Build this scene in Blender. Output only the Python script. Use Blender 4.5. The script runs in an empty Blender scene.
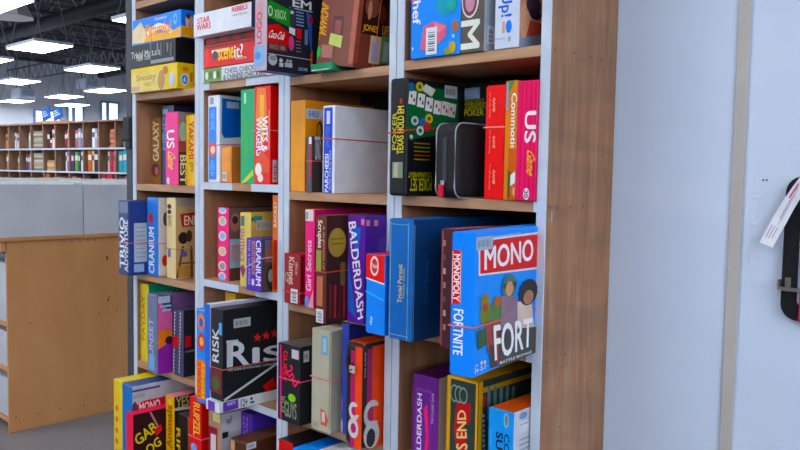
import bpy, bmesh, math, random
from mathutils import Vector, Matrix
random.seed(7)
SC = bpy.context.scene
COL = SC.collection

# ------------------------------------------------------------------ camera
FPX = 769.70
CAM = Vector((2.27951, -1.19631, 1.5))
YAW, PIT, ROL = math.radians(43.13486), math.radians(3.79755), math.radians(-0.97763)
_cy, _sy, _cp, _sp = math.cos(YAW), math.sin(YAW), math.cos(PIT), math.sin(PIT)
FW = Vector((-_sy*_cp, _cy*_cp, -_sp)); _r0 = Vector((_cy, _sy, 0)); _d0 = FW.cross(_r0)
RT = _r0*math.cos(ROL) + _d0*math.sin(ROL); DN = -_r0*math.sin(ROL) + _d0*math.cos(ROL)
cam = bpy.data.cameras.new('camera'); camo = bpy.data.objects.new('camera', cam); COL.objects.link(camo)
cam.sensor_width = 36; cam.lens = FPX/800*36; cam.clip_end = 200; cam.clip_start = .02
m3 = Matrix((RT, -DN, -FW)).transposed()
camo.matrix_world = Matrix.Translation(CAM) @ m3.to_4x4()
SC.camera = camo
# ------------------------------------------------------------------ world, exposure
SC.view_settings.view_transform = 'Standard'; SC.view_settings.look = 'None'
SC.view_settings.gamma = 1; SC.view_settings.exposure = 0.05
W = bpy.data.worlds.new('world'); SC.world = W; W.use_nodes = True
W.node_tree.nodes['Background'].inputs[0].default_value = (.74, .86, 1, 1)
W.node_tree.nodes['Background'].inputs[1].default_value = .07
LAMP = 18.0
# daylight from the shop front behind the photographer
al = bpy.data.lights.new('shopfront_daylight', 'AREA'); al.shape = 'RECTANGLE'; al.size = 7; al.size_y = 1.8
al.energy = 240; al.color = (.80, .89, 1)
alo = bpy.data.objects.new('shopfront_daylight', al); COL.objects.link(alo)
alo.location = (7.6, -4.2, 2.7); alo.rotation_euler = (math.radians(76), 0, math.radians(62))

# added fill lamp with no window behind it, brightens far wall and joists
al2 = bpy.data.lights.new('added_side_fill', 'AREA'); al2.shape = 'RECTANGLE'; al2.size = 14; al2.size_y = 3
al2.energy = 1000; al2.color = (.80, .89, 1)
alo2 = bpy.data.objects.new('added_side_fill', al2); COL.objects.link(alo2)
alo2.location = (-13, -7.6, 2.4); alo2.rotation_euler = (math.radians(100), 0, math.radians(15))

# ------------------------------------------------------------------ measuring helpers: photo point -> point on a known plane of the place
def ray(x, y): return FW + RT*((x-400)/FPX) + DN*((y-225)/FPX)
def hy(x, y, Y): v = ray(x, y); return CAM + v*((Y-CAM.y)/v.y)
def hx(x, y, X): v = ray(x, y); return CAM + v*((X-CAM.x)/v.x)
def hz(x, y, Z): v = ray(x, y); return CAM + v*((Z-CAM.z)/v.z)
def hp(x, y, O, N): v = ray(x, y); return CAM + v*((O-CAM).dot(N)/v.dot(N))

# ------------------------------------------------------------------ materials
def lin(c):
    if isinstance(c, str):
        c = [int(c[i:i+2], 16)/255 for i in (0, 2, 4)]
    return tuple(x/12.92 if x <= .04045 else ((x+.055)/1.055)**2.4 for x in c)
MC = {}
def card(c, rough=.42, var=.03, emit=0, metal=0):
    k = (c, rough, var, emit, metal)
    if k in MC: return MC[k]
    m = bpy.data.materials.new('card_'+c); m.use_nodes = True; nt = m.node_tree; b = nt.nodes['Principled BSDF']
    l = lin(c); g_ = l[0]*.3+l[1]*.59+l[2]*.11; l = l if emit else tuple(max(.002, min(1, g_+(x-g_)*1.32)) for x in l); b.inputs['Specular IOR Level'].default_value = .22
    b.inputs['Roughness'].default_value = rough; b.inputs['Metallic'].default_value = metal
    if var:
        tc = nt.nodes.new('ShaderNodeTexCoord'); n = nt.nodes.new('ShaderNodeTexNoise'); n.inputs['Scale'].default_value = 26
        n.inputs['Detail'].default_value = 3
        r = nt.nodes.new('ShaderNodeValToRGB')
        r.color_ramp.elements[0].color = tuple(x*(1-var*2) for x in l)+(1,); r.color_ramp.elements[1].color = tuple(min(1, x*(1+var*2)) for x in l)+(1,)
        r.color_ramp.elements[0].position = .3; r.color_ramp.elements[1].position = .7
        nt.links.new(tc.outputs['Object'], n.inputs['Vector']); nt.links.new(n.outputs['Fac'], r.inputs[0]); nt.links.new(r.outputs[0], b.inputs['Base Color'])
    else: b.inputs['Base Color'].default_value = l+(1,)
    if emit:
        b.inputs['Emission Color'].default_value = l+(1,); b.inputs['Emission Strength'].default_value = emit
    MC[k] = m; return m
def wood(name, c1, c2, c3, scale=(1, 1, 1), nscale=6, rough=.55, detail=5, knots=False):
    m = bpy.data.materials.new(name); m.use_nodes = True; nt = m.node_tree; b = nt.nodes['Principled BSDF']
    tc = nt.nodes.new('ShaderNodeTexCoord'); mp = nt.nodes.new('ShaderNodeMapping'); mp.inputs['Scale'].default_value = scale
    n = nt.nodes.new('ShaderNodeTexNoise'); n.inputs['Scale'].default_value = nscale; n.inputs['Detail'].default_value = detail; n.inputs['Distortion'].default_value = .7
    r = nt.nodes.new('ShaderNodeValToRGB'); e = r.color_ramp.elements
    e[0].position = .3; e[0].color = lin(c1)+(1,); e[1].position = .7; e[1].color = lin(c3)+(1,)
    x = e.new(.5); x.color = lin(c2)+(1,)
    nt.links.new(tc.outputs['Object'], mp.inputs[0]); nt.links.new(mp.outputs[0], n.inputs['Vector']); nt.links.new(n.outputs['Fac'], r.inputs[0])
    out = r.outputs[0]
    if knots:
        n2 = nt.nodes.new('ShaderNodeTexNoise'); n2.inputs['Scale'].default_value = 3.2; n2.inputs['Distortion'].default_value = 1.2; n2.inputs['Detail'].default_value = 4
        mp2 = nt.nodes.new('ShaderNodeMapping'); mp2.inputs['Rotation'].default_value = (math.radians(-38), 0, 0); mp2.inputs['Scale'].default_value = (1, .8, 2.4)
        nt.links.new(tc.outputs['Object'], mp2.inputs[0]); nt.links.new(mp2.outputs[0], n2.inputs['Vector'])
        r2 = nt.nodes.new('ShaderNodeValToRGB'); r2.color_ramp.elements[0].position = .38; r2.color_ramp.elements[0].color = (.74, .79, .86, 1)
        r2.color_ramp.elements[1].position = .62; r2.color_ramp.elements[1].color = (1, 1, 1, 1)
        mx = nt.nodes.new('ShaderNodeMixRGB'); mx.blend_type = 'MULTIPLY'; mx.inputs[0].default_value = 1
        nt.links.new(n2.outputs['Fac'], r2.inputs[0]); nt.links.new(out, mx.inputs[1]); nt.links.new(r2.outputs[0], mx.inputs[2]); out = mx.outputs[0]
    nt.links.new(out, b.inputs['Base Color']); b.inputs['Roughness'].default_value = rough
    bp = nt.nodes.new('ShaderNodeBump'); bp.inputs['Strength'].default_value = .12; bp.inputs['Distance'].default_value = .002
    nt.links.new(n.outputs['Fac'], bp.inputs['Height']); nt.links.new(bp.outputs[0], b.inputs['Normal'])
    return m
def noisy(name, c1, c2, nscale, rough=.7, bump=.1, detail=6, dist=.002):
    m = wood(name, c1, c1, c2, (1, 1, 1), nscale, rough, detail)
    for nd in m.node_tree.nodes:
        if nd.type == 'BUMP': nd.inputs['Strength'].default_value = bump; nd.inputs['Distance'].default_value = dist
    return m
PINE_SIDE = wood('pine_side', '946446', 'a47450', 'ae8462', (9, 9, .9), 5, .6, 5, True)
PINE = wood('pine_shelf', '9a7150', 'ad8260', 'bd9470', (1.2, 9, 9), 4, .55, 5)
PINE_IN = wood('pine_inside', '8a5c40', '996a4a', 'a87856', (6, 6, .8), 4, .6, 5)
BACK_SHADE = wood('shaded_back_board', '1e1613', '261c17', '2e221b', (5, 5, .8), 4, .7, 4)  # near-black tone puts the compartments' shade into the board colour
PLY = wood('plywood', 'b8824e', 'c28a56', 'c99460', (1.4, 1.4, .6), 2.6, .5, 6)
PAINT = noisy('white_paint', 'bcc8da', 'c9d3e2', 14, .5, .15)
WALLM = noisy('wall_paint', 'c6d6ee', 'd0def4', 1.6, .55, .05)
FARW = noisy('far_wall_paint', 'd0d6e2', 'dbe0ea', 1.2, .8, .03)
CARPET = noisy('carpet', '746e70', '8a8486', 140, .95, .6, 8, .004)
FARB = wood('dark_walnut', '80604a', '94705a', 'a68468', (3, 3, .8), 4, .6, 4)
COROP = noisy('white_corrugated_plastic', 'b8bcc8', 'c2c6d0', 3, .4, .05)
DARKC = noisy('ceiling_deck_paint', '1b1c20', '292a2e', 3, .8, .1)
STEEL = card('565860', .5, .1)
STEELL = card('84878f', .5, .1)
POSTM = card('3e434c', .5, .06)

# ------------------------------------------------------------------ mesh helpers
def link(name, bm, mats, parent=None, loc=None, smooth=False):
    me = bpy.data.meshes.new(name); bm.normal_update(); bm.to_mesh(me); bm.free()
    if not isinstance(mats, (list, tuple)): mats = [mats]
    for m in mats: me.materials.append(m)
    if smooth:
        for p in me.polygons: p.use_smooth = True
    o = bpy.data.objects.new(name, me); COL.objects.link(o)
    if loc is not None: o.location = loc
    if parent: o.parent = parent
    return o
def add_box(bm, a, b, mi=0, bevel=0, seg=1):
    g = bmesh.ops.create_cube(bm, size=1)
    a = Vector(a); b = Vector(b)
    for v in g['verts']: v.co = Vector([a[i]+(b[i]-a[i])*(v.co[i]+.5) for i in range(3)])
    fs = set(f for v in g['verts'] for f in v.link_faces)
    for f in fs: f.material_index = mi
    if bevel:
        es = list(set(e for v in g['verts'] for e in v.link_edges))
        bmesh.ops.bevel(bm, geom=es, offset=bevel, segments=seg, profile=.5, affect='EDGES')
def boxo(name, a, b, mat, parent=None, bevel=.001, org=None):
    """box as an object whose origin is at its base (or at org, or the parent's origin)"""
    a = Vector(a); b = Vector(b)
    bm = bmesh.new()
    if parent is not None: add_box(bm, a, b, 0, bevel); return link(name, bm, mat, parent)
    o = Vector(((a.x+b.x)/2, (a.y+b.y)/2, min(a.z, b.z))) if org is None else Vector(org)
    add_box(bm, a-o, b-o, 0, bevel); return link(name, bm, mat, None, o)
def bar(bm, p, q, r, n=6, mi=0):
    p = Vector(p); q = Vector(q); d = q-p; L = d.length
    if L < 1e-6: return
    g = bmesh.ops.create_cone(bm, cap_ends=True, segments=n, radius1=r, radius2=r, depth=L)
    M = Matrix.Translation((p+q)/2) @ d.to_track_quat('Z', 'Y').to_matrix().to_4x4()
    bmesh.ops.transform(bm, matrix=M, verts=g['verts'])
    for v in g['verts']:
        for f in v.link_faces: f.material_index = mi
def tube(bm, pts, r, closed=False, n=6):
    N = len(pts); rings = []
    for i, p in enumerate(pts):
        p = Vector(p)
        a = Vector(pts[(i-1) % N if closed else max(i-1, 0)]); b = Vector(pts[(i+1) % N if closed else min(i+1, N-1)])
        q = (b-a).to_track_quat('Z', 'Y')
        rings.append([bm.verts.new(p+q @ Vector((r*math.cos(2*math.pi*k/n), r*math.sin(2*math.pi*k/n), 0))) for k in range(n)])
    for i in range(N if closed else N-1):
        A, B = rings[i], rings[(i+1) % N]
        for k in range(n):
            try: bm.faces.new((A[k], A[(k+1) % n], B[(k+1) % n], B[k]))
            except ValueError: pass
def rrect(w, h, r, n=6):
    pts = []
    for cx, cy, a0 in ((w-r, h-r, 0), (r, h-r, 90), (r, r, 180), (w-r, r, 270)):
        for k in range(n+1):
            a = math.radians(a0+90*k/n); pts.append((cx+r*math.cos(a), cy+r*math.sin(a)))
    return pts
def tag(o, label, cat, group=None, kind=None):
    o['label'] = label; o['category'] = cat
    if group: o['group'] = group
    if kind: o['kind'] = kind
    return o
def struct(o): o['kind'] = 'structure'; return o
def empty(name, loc, rz=0):
    o = bpy.data.objects.new(name, None); COL.objects.link(o); o.location = loc; o.rotation_euler = (0, 0, rz); o.empty_display_size = .05
    return o

# ------------------------------------------------------------------ room
D = .2458
TH = .0204
def slab(name, a, b, mat, bevel=0): return struct(boxo(name, a, b, mat, None, bevel))
slab('floor', (-23.5, -8, -.1), (8, 15, 0), CARPET)
slab('wall_back', (-.4705, D+.002, 0), (6.5, D+.11, 3.0), WALLM)
slab('wall_left', (-23.4, -8, 0), (-23.2, 15, 4.9), FARW)
slab('wall_rear', (-23.2, 14.6, 0), (8, 14.8, 4.9), FARW)
slab('ceiling', (-23.4, -8, 4.9), (8, 15, 5.0), DARKC)
slab('trim_1', (1.757, D-.004, 0), (1.779, D+.001, 3.0), noisy('beige_strip', 'b3b0ac', 'bdbab6', 5, .5, .05), .001)
# small nail holes in the wall
bm = bmesh.new()
for px, py in ((763, 180), (766.5, 180)):
    p = hy(px, py, D); add_box(bm, (p.x-.0012, D, p.z-.0012), (p.x+.0012, D+.003, p.z+.0012))
struct(link('trim_2', bm, card('6a6f7a')))
# dark post at the free end of the partition, with its latch housing
post = empty('steel_post', (-.53, .30, 0)); tag(post, 'dark grey steel post at the left end of the game bookcases', 'post')
bm = bmesh.new(); add_box(bm, (.014, -.055, 0), (.058, .055, 3.0), 0, .002); link('upright', bm, POSTM, post)
bm = bmesh.new()
for (x0, y0, x1, y1) in ((124, 117, 131, 131), (122.5, 129, 131, 141), (126, 141, 131, 149)):
    p = hy(x0, y0, .235); q = hy(x1, y1, .235); add_box(bm, (p.x+.53, -.072, q.z), (q.x+.53, -.0535, p.z), 0, .006, 2)
link('latch_housing', bm, card('2b2e35', .6), post)

# far windows
WFR = card('7f95b8', .5); PANE = card('d8eaff', .2, 0, 1.5)
def window(n, x0, y0, x1, y1):
    a = hx(x0, y0, -23.2); b = hx(x1, y1, -23.2)
    w = struct(boxo('window_%d' % n, (-23.2, min(a.y, b.y), b.z), (-23.12, max(a.y, b.y), a.z), WFR, None, .01)); o = w.location
    ya, yb = min(a.y, b.y), max(a.y, b.y); mid = ya+(yb-ya)*.34
    for u, v in ((ya+.06, mid-.04), (mid+.08, yb-.06)):
        bm = bmesh.new(); add_box(bm, (-23.12-o.x, u-o.y, b.z+.06-o.z), (-23.105-o.x, v-o.y, a.z-.06-o.z)); link('window_pane', bm, PANE, w)
window(1, 66, 104, 83, 127)
window(2, 99.5, 101, 118, 126)
window(3, 33, 109, 60, 128)

# ceiling joists and ducts
def joist(name, p, q, depth, label, cat, grp, step=.55):
    p = Vector(p); q = Vector(q); o = empty(name, p); tag(o, label, cat, grp); L = (q-p).length; d = (q-p)/L
    bm = bmesh.new(); s = .028
    for z in (0, -depth):
        e = d*L; 
        if abs(d.x) > .5: add_box(bm, (0, -s, z-.02), (e.x, s, z+.02))
        else: add_box(bm, (-s, 0, z-.02), (s, e.y, z+.02))
    link('chords', bm, STEEL, o)
    bm = bmesh.new(); n = int(L/step)
    for i in range(n):
        a = d*(i*step); b = d*((i+.5)*step); c = d*((i+1)*step)
        bar(bm, a, b-Vector((0, 0, depth)), .014, 4); bar(bm, b-Vector((0, 0, depth)), c, .014, 4)
    link('web', bm, STEELL, o)
for i in range(11):
    x = -4.2-1.55*i
    joist('ceiling_joist', (x, 0, 4.84), (x, 14.5, 4.84), .42, 'dark steel open-web joist running across under the black ceiling', 'joist', 'open-web ceiling joists')
joist('ceiling_girder', (-22.8, 7.9, 4.45), (-2, 7.9, 4.45), .38, 'long zigzag steel girder under the joists, in front of the farther one', 'girder', 'ceiling girders', .42)
joist('ceiling_girder', (-22.8, 12.2, 4.45), (-8, 12.2, 4.45), .38, 'long zigzag steel girder nearest the far wall and windows', 'girder', 'ceiling girders', .42)
for i, (y, z, r, t) in enumerate(((4.9, 4.2, .13, 'nearest the hanging lamps'), (10.7, 4.6, .13, 'behind the rows of hanging lamps'))):
    bm = bmesh.new(); bar(bm, (-22.5+10, 0, 0), (10.0, 0, 0), r, 18)
    o = link('duct_pipe', bm, card('1e1f23', .5), None, (-10, y, z), True); tag(o, 'dark round duct pipe under the ceiling, '+t, 'duct', 'ceiling duct pipes')
for k in range(5):
    x = -5.5-3.3*k
    bm = bmesh.new(); bar(bm, (0, 0, 0), (0, 14.4, 0), .035, 8)
    tag(link('conduit_pipe', bm, card('44464d', .5), None, (x, 0, 4.3)), 'thin grey conduit pipe crossing below the ceiling joists', 'pipe', 'conduit pipes')
# pale air diffuser under the nearest lamp, unit heaters by the far wall
p = hz(9, 18, 3.72); 
df = empty('air_diffuser', (p.x, p.y, 3.6)); tag(df, 'pale grey air diffuser box beside the lamp in the top left corner', 'air diffuser')
bm = bmesh.new(); g = bmesh.ops.create_cone(bm, cap_ends=True, segments=8, radius1=.36, radius2=.24, depth=.22)
bmesh.ops.translate(bm, verts=g['verts'], vec=(0, 0, .24)); link('hood', bm, card('eceef2', .6), df)
bm = bmesh.new(); bar(bm, (0, 0, .35), (0, 0, 1.29), .10, 14); link('drop_duct', bm, card('3c3e45', .6), df)
def heater(px, py, X, w, h, lab):
    p = hx(px, py, X); o = empty('unit_heater', (p.x, p.y, p.z)); tag(o, lab, 'heater', 'unit heaters under the ceiling')
    bm = bmesh.new(); add_box(bm, (-.3, -w/2, -h/2), (.3, w/2, h/2), 0, .04, 2); link('casing', bm, card('c8d2e2', .5), o)
    bm = bmesh.new()
    for k in range(5): add_box(bm, (.3, -w/2+.06, -h/2+.08+k*(h-.16)/5), (.33, w/2-.06, -h/2+.11+k*(h-.16)/5))
    link('louvers', bm, card('aab4c6', .5), o)
    bm = bmesh.new()
    for s in (-1, 1): bar(bm, (0, s*w*.4, h/2), (0, s*w*.4, 4.88-p.z), .015, 6)
    link('hanger', bm, STEEL, o)
heater(23, 94, -19.5, .42, .30, 'pale unit heater hanging at far left above the blue signs')
heater(87, 84, -20.5, .42, .30, 'pale unit heater hanging by the girder above the windows')

# hanging light panels
GLOW = card('f4f8ff', .4, 0, LAMP)
def light(cx, cy, label, cz=3.45, lx=1.16, ly=.62):
    o = empty('ceiling_light', (cx, cy, cz)); tag(o, label, 'ceiling light', 'hanging light panels')
    bm = bmesh.new(); add_box(bm, (-lx/2, -ly/2, 0), (lx/2, ly/2, .05), 0, .004); link('frame', bm, card('dfe5ee', .5), o)
    bm = bmesh.new(); add_box(bm, (-lx/2+.015, -ly/2+.015, -.006), (lx/2-.015, ly/2-.015, -.0005)); link('diffuser', bm, GLOW, o)
    for sx in (-1, 1):
        bm = bmesh.new(); top = Vector((sx*lx*.42, 0, 4.88-cz))
        for sy in (-1, 1): bar(bm, (sx*lx*.42, sy*ly*.42, .05), top-Vector((sx*.12, 0, 0)), .007, 5)
        link('cable', bm, card('7b7f88', .5), o)
light(-7.74, 2.24, 'brightest hanging light panel, cut off by the top left corner')
light(-10.68, 4.00, 'large hanging light panel at left with V-shaped cables below the top corner lamp')
light(-12.66, 5.80, 'hanging light panel right of the large one, nearer the bookcase')
light(-16.43, 7.92, 'hanging light panel in front of the right-hand window')
light(-13.15, 4.0, 'hanging light panel cut by the left edge, beside the large panel')
light(-16.3, 5.75, 'hanging light panel at left edge above the unit heater')
light(-19.05, 8.0, 'small hanging light panel in front of the middle of the far wall')
light(-21.6, 9.35, 'small hanging light panel in front of the left-hand window')
light(-19.9, 5.9, 'small hanging light panel at left edge, above the lowest one')
light(-21.75, 7.75, 'lowest hanging light panel near the blue signs')
light(-6.97, 3.98, 'hanging light panel half hidden by the top of the left bookcase')
light(-9.0, 5.85, 'hanging light panel peeking from behind the yellow box stack')
light(-12.8, 7.85, 'hanging light panel low behind the left bookcase edge')
for (x, y) in ((-4.2, 2.24), (-.9, 2.24), (2.6, 2.24), (-6.2, -.2), (-3.0, -1.3), (.6, -1.5), (4.1, -1.5), (-1.2, -3.4), (2.3, -3.4), (5.6, -3.4), (-4.8, -3.4), (.5, -5.3), (4.0, -5.3), (-21.7, 12.4), (-18.8, 11.6), (-16.2, 10.5), (-13.0, 9.7), (-10, 8.0), (-6, 6.2), (-10, .4), (-14, .4), (-18, 2.2), (-21, 4)):
    light(x, y, 'unseen hanging light panel added beyond the visible rows')  # unseen panels added to light the shelves, far wall and ceiling

# ------------------------------------------------------------------ far bookcase
A = hz(0, 125, 2.1); B = hz(131, 118.5, 2.1); fd = (B-A).normalized(); fd.z = 0; fn = Vector((fd.y, -fd.x, 0)); fa = math.atan2(fd.y, fd.x)
def fl(px, py, off=0):       # local (along, up) on the front plane of the far bookcase
    P = hp(px, py, A+(-fn)*off, fn); return (P-A).dot(fd), P.z
fb = empty('bookcase', (A.x, A.y, 0), fa); tag(fb, 'long dark brown pigeonhole bookcase full of books by the far wall', 'bookcase')
bays = [-9, -2, 8, 19, 30.5, 42.6, 54.7, 68.5, 82.8, 98.4, 115, 131, 148]
bx_ = [fl(p, 122)[0] for p in bays]
zs1 = (fl(0, 148.7)[1]+fl(131, 147.7)[1])/2; zs2 = (fl(0, 169.5)[1]+fl(131, 173)[1])/2
FD = .27
for i, x in enumerate(bx_):
    bm = bmesh.new(); add_box(bm, (x-.010, 0, 0), (x+.010, FD, 2.08)); link('divider', bm, FARB, fb)
bm = bmesh.new(); add_box(bm, (bx_[0], FD, 0), (bx_[-1], FD+.02, 2.1)); link('back_panel', bm, FARB, fb)
bm = bmesh.new(); add_box(bm, (bx_[0]-.01, -.01, 2.08), (bx_[-1]+.01, FD+.02, 2.1)); link('top_board', bm, FARB, fb)
z = zs1
rowz = [zs1, zs2, zs2-.32, zs2-.64, zs2-.96]
for zz in rowz:
    bm = bmesh.new(); add_box(bm, (bx_[0], 0.003, zz-.022), (bx_[-1], FD, zz)); s = link('shelf', bm, FARB, fb)
    bm = bmesh.new(); add_box(bm, (bx_[0], -.005, zz-.019), (bx_[-1], .003, zz+.001)); link('white_edge', bm, PAINT, s)
ORD = ['', 'leftmost', 'second', 'third', 'fourth', 'fifth', 'sixth', 'seventh', 'eighth', 'ninth', 'tenth']
def farbook(px0, px1, pyt, row, colr, cname, bay, extra='', lean=0):
    x0 = fl(px0, 150)[0]; x1 = fl(px1, 150)[0]; zt = fl((px0+px1)/2, pyt)[1]; zb = rowz[row]+.003
    h = max(.05, zt-zb); w = x1-x0
    o = empty('book', fb.matrix_basis @ Vector((x0, .02, zb)) if False else Vector((A.x, A.y, 0))+fd*x0+(-fn)*.02+Vector((0, 0, zb)), fa)
    bm = bmesh.new(); add_box(bm, (0, 0, 0), (w*.94, .17, h), 0, .002); link('cover', bm, card(colr, .5), o)
    bm = bmesh.new(); add_box(bm, (w*.1, -.0015, h*.55), (w*.84, -.0002, h*.8)); link('spine_label', bm, card('d8d4cc' if colr < 'b' else '5a4a48', .5), o)
    o.rotation_euler = (0, lean, fa)
    tag(o, '%s book %sin the %s pigeonhole from left, %s row of far bookcase' % (cname, extra, ORD[bay], ('top', 'middle', 'lowest')[row]), 'book', 'books in the far bookcase')
TB = [(4.5, 7.3, 134, 0, 'b08060', 'tan', 1), (13.5, 14.8, 133, 0, 'd0ccd0', 'white', 2), (15.5, 18.4, 134.5, 0, 'b9b4b4', 'pale grey', 2), (27.5, 30, 133, 0, 'a8b8b8', 'pale green', 3),
 (46, 48.8, 131, 0, '2a2426', 'black', 5), (48.8, 51, 138, 0, '8c3c38', 'short red', 5), (51, 53.9, 129.5, 0, 'd8c8cc', 'pale pink', 5), (63.5, 65.8, 131, 0, '6a2c34', 'dark red', 6), (65.8, 68, 129.5, 0, '9a5860', 'patterned rose', 6),
 (74, 76.8, 130, 0, '9c6470', 'dusty rose', 7), (76.8, 79.6, 128.2, 0, '8890a8', 'blue grey', 7), (79.6, 82.2, 129.5, 0, '6c6480', 'muted purple', 7),
 (90.7, 93.8, 128.3, 0, 'd6d8e0', 'tall white', 8), (94, 96, 129, 0, '9ca0ac', 'grey', 8), (96.2, 97.9, 133, 0, 'a83c4c', 'red', 8),
 (122, 124.3, 128, 0, '7c7478', 'brown grey', 10), (124.5, 127.5, 130, 0, 'cfd3da', 'white', 10), (127.6, 130.2, 127, 0, '5a6272', 'slate', 10),
 (5, 7.3, 154, 1, '9a6c54', 'brown', 1), (16.3, 18.3, 156, 1, '8c6450', 'brown', 2), (24.5, 26.3, 154, 1, '3c3444', 'dark purple', 3), (26.4, 28, 155, 1, '5a4c7c', 'violet', 3), (28, 30, 154, 1, 'a87c80', 'dull pink', 3),
 (64.2, 65.6, 152, 1, 'dcdce4', 'white', 6), (65.8, 68, 152.5, 1, '5c3c7c', 'purple', 6), (69.6, 72.6, 152, 1, '4c2c5c', 'dark purple', 7), (73.3, 76.8, 151.5, 1, '5c8c4c', 'green', 7), (76.9, 78.6, 152, 1, '2f4a3c', 'dark green', 7), (79.4, 82.2, 151.5, 1, 'c8ccd4', 'white', 7),
 (86.3, 90.6, 150.5, 1, 'a8603c', 'orange brown', 8), (90.8, 92.6, 151, 1, 'd8c8a8', 'cream', 8), (92.8, 96.8, 150, 1, '23252e', 'black', 8),
 (106.3, 108, 151.5, 1, 'b8b8c0', 'pale', 9), (108.2, 111, 151, 1, 'b02838', 'red', 9), (111.2, 113.8, 151.5, 1, 'b84c78', 'pink', 9),
 (117.3, 121.3, 151, 1, '1c8c9c', 'wide teal', 10), (121.5, 125.5, 150, 1, '2098a8', 'bright teal', 10), (126.2, 128.3, 152, 1, 'd8c8b0', 'cream', 10)]
for t in TB: farbook(*t)
for (px0, px1, colr, nm, bay) in ((9, 12, '6c4438', 'brown', 2), (20, 24, '2c3448', 'navy', 3), (24.3, 28, '5c3034', 'maroon', 3), (44, 48, 'a06c50', 'tan', 5), (56, 61, '6a5448', 'brown', 6), (61.5, 66, '8c2c30', 'red', 6), (70, 75, '9a7c5c', 'tan', 7), (84, 89, '38343c', 'black', 8), (100, 104.5, 'a02c38', 'red', 9), (105, 111, 'b83c48', 'crimson', 9), (117, 122, '4a4048', 'charcoal', 10), (122.5, 128, '8c6c6c', 'mauve', 10)):
    farbook(px0, px1, 176.5 - (3 if colr[0] in 'ab' else 0), 2, colr, nm, bay)
# lying stacks of books
NTH = ['', 'second', 'third', 'fourth', 'fifth', 'sixth', 'seventh']
def farstack(px0, px1, pyt, row, n, cols, bay, what):
    x0 = fl(px0, 150)[0]; x1 = fl(px1, 150)[0]; zt = fl((px0+px1)/2, pyt)[1]; zb = rowz[row]+.003; t = (zt-zb)/n
    for k in range(n):
        j = random.uniform(0, .03)
        o = empty('book', Vector((A.x, A.y, 0))+fd*(x0+j)+(-fn)*.02+Vector((0, 0, zb+k*t)), fa)
        bm = bmesh.new(); add_box(bm, (0, 0, 0), (x1-x0-.035, .2, t*.93), 0, .001); link('cover', bm, card(cols[k % len(cols)], .6), o)
        bm = bmesh.new(); add_box(bm, (.002, .002, t*.15), (x1-x0-.033, .198, t*.75)); link('pages', bm, card('cfc6b4', .7), o)
        tag(o, '%s book lying %s of far bookcase' % ('topmost' if k == n-1 else 'undermost' if k == 0 else NTH[k]+' from below', what), 'book', 'stacked books in the far bookcase')
farstack(32, 42, 131, 0, 8, ['7c6c60', 'b8b0a4', '8c8478', '9aa08c', 'a8a49c'], 4, 'in the fourth pigeonhole, top row')
farstack(32, 42, 153, 1, 8, ['6c7468', 'b0a898', '8a8c90', 'a89c84', 'c0b8a8'], 4, 'in the fourth pigeonhole, middle row')
farstack(45, 53.5, 160, 1, 5, ['b89c80', 'a08468', 'c8ac8c'], 5, 'in the fifth pigeonhole, middle row')
farstack(108, 114.2, 129, 0, 7, ['b87c68', 'a86854', 'c08c78', '9c5c4c'], 9, 'in the ninth pigeonhole, top row')
# blue signs standing on top of the far bookcase
for (x0, x1, xl, lab) in ((37, 44.5, -1.8, 'left blue sign with white writing on top of far bookcase'), (48, 56.5, -1.8, 'right blue sign with white writing on top of far bookcase')):
    u0, _ = fl(x0, 118); u1, _ = fl(x1, 118); zt = fl(x0, 109)[1]
    o = empty('sign', Vector((A.x, A.y, 0))+fd*u0+(-fn)*.08+Vector((0, 0, 2.128)), fa); tag(o, lab, 'sign', 'blue signs on far bookcase')
    o.rotation_euler = (0, -.22, fa)
    bm = bmesh.new(); add_box(bm, (0, 0, 0), (u1-u0, .02, zt-2.13), 0, .003); link('board', bm, card('2c58a0', .4), o)
    bm = bmesh.new()
    for k in range(3): add_box(bm, (.03, -.002, .05+.03*k), ((u1-u0)*(.8-.15*k), 0, .062+.03*k))
    link('lettering', bm, card('d4dcec'), o)
u0, _ = fl(34, 120); u1, _ = fl(61, 120)
o = empty('sign_stand', Vector((A.x, A.y, 0))+fd*u0+(-fn)*.02+Vector((0, 0, 2.1))); o.rotation_euler = (0, 0, fa)
bm = bmesh.new(); add_box(bm, (0, 0, 0), (u1-u0, .18, .026), 0, .003); link('base_board', bm, PLY, o); tag(o, 'light wooden base board under the two blue signs', 'stand')

# ------------------------------------------------------------------ display counter with record bins
CX = -2.22; CY0, CY1 = .415, 1.72
ct = empty('display_counter', (CX-.6, CY0+.6, 0)); tag(ct, 'light plywood display counter with open shelves standing on the grey carpet', 'counter')
def cp(name, a, b, mat, par=None, bevel=.002):
    o = ct.location; bm = bmesh.new(); add_box(bm, Vector(a)-o, Vector(b)-o, 0, bevel); return link(name, bm, mat, par or ct)
pn = cp('side_panel', (CX-.02, CY0, 0.0), (CX, CY1, 1.088), PLY)
cp('side_panel', (CX-1.22, CY0, 0.0), (CX-1.2, CY1, 1.088), PLY)
cp('top_board', (CX-1.23, CY0-.05, 1.088), (CX+.012, CY1, 1.108), PLY)
cp('front_rail', (CX-1.22, CY0-.03, 1.03), (CX-.0, CY0-.004, 1.088), PLY)
cp('back_panel', (CX-1.2, CY1-.02, .06), (CX-.02, CY1, 1.088), PLY)
for z in (.07, .36, .62): cp('shelf', (CX-1.2, CY0+.01, z-.02), (CX-.02, CY1-.02, z), PLY)
bm = bmesh.new(); o_ = ct.location
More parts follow.
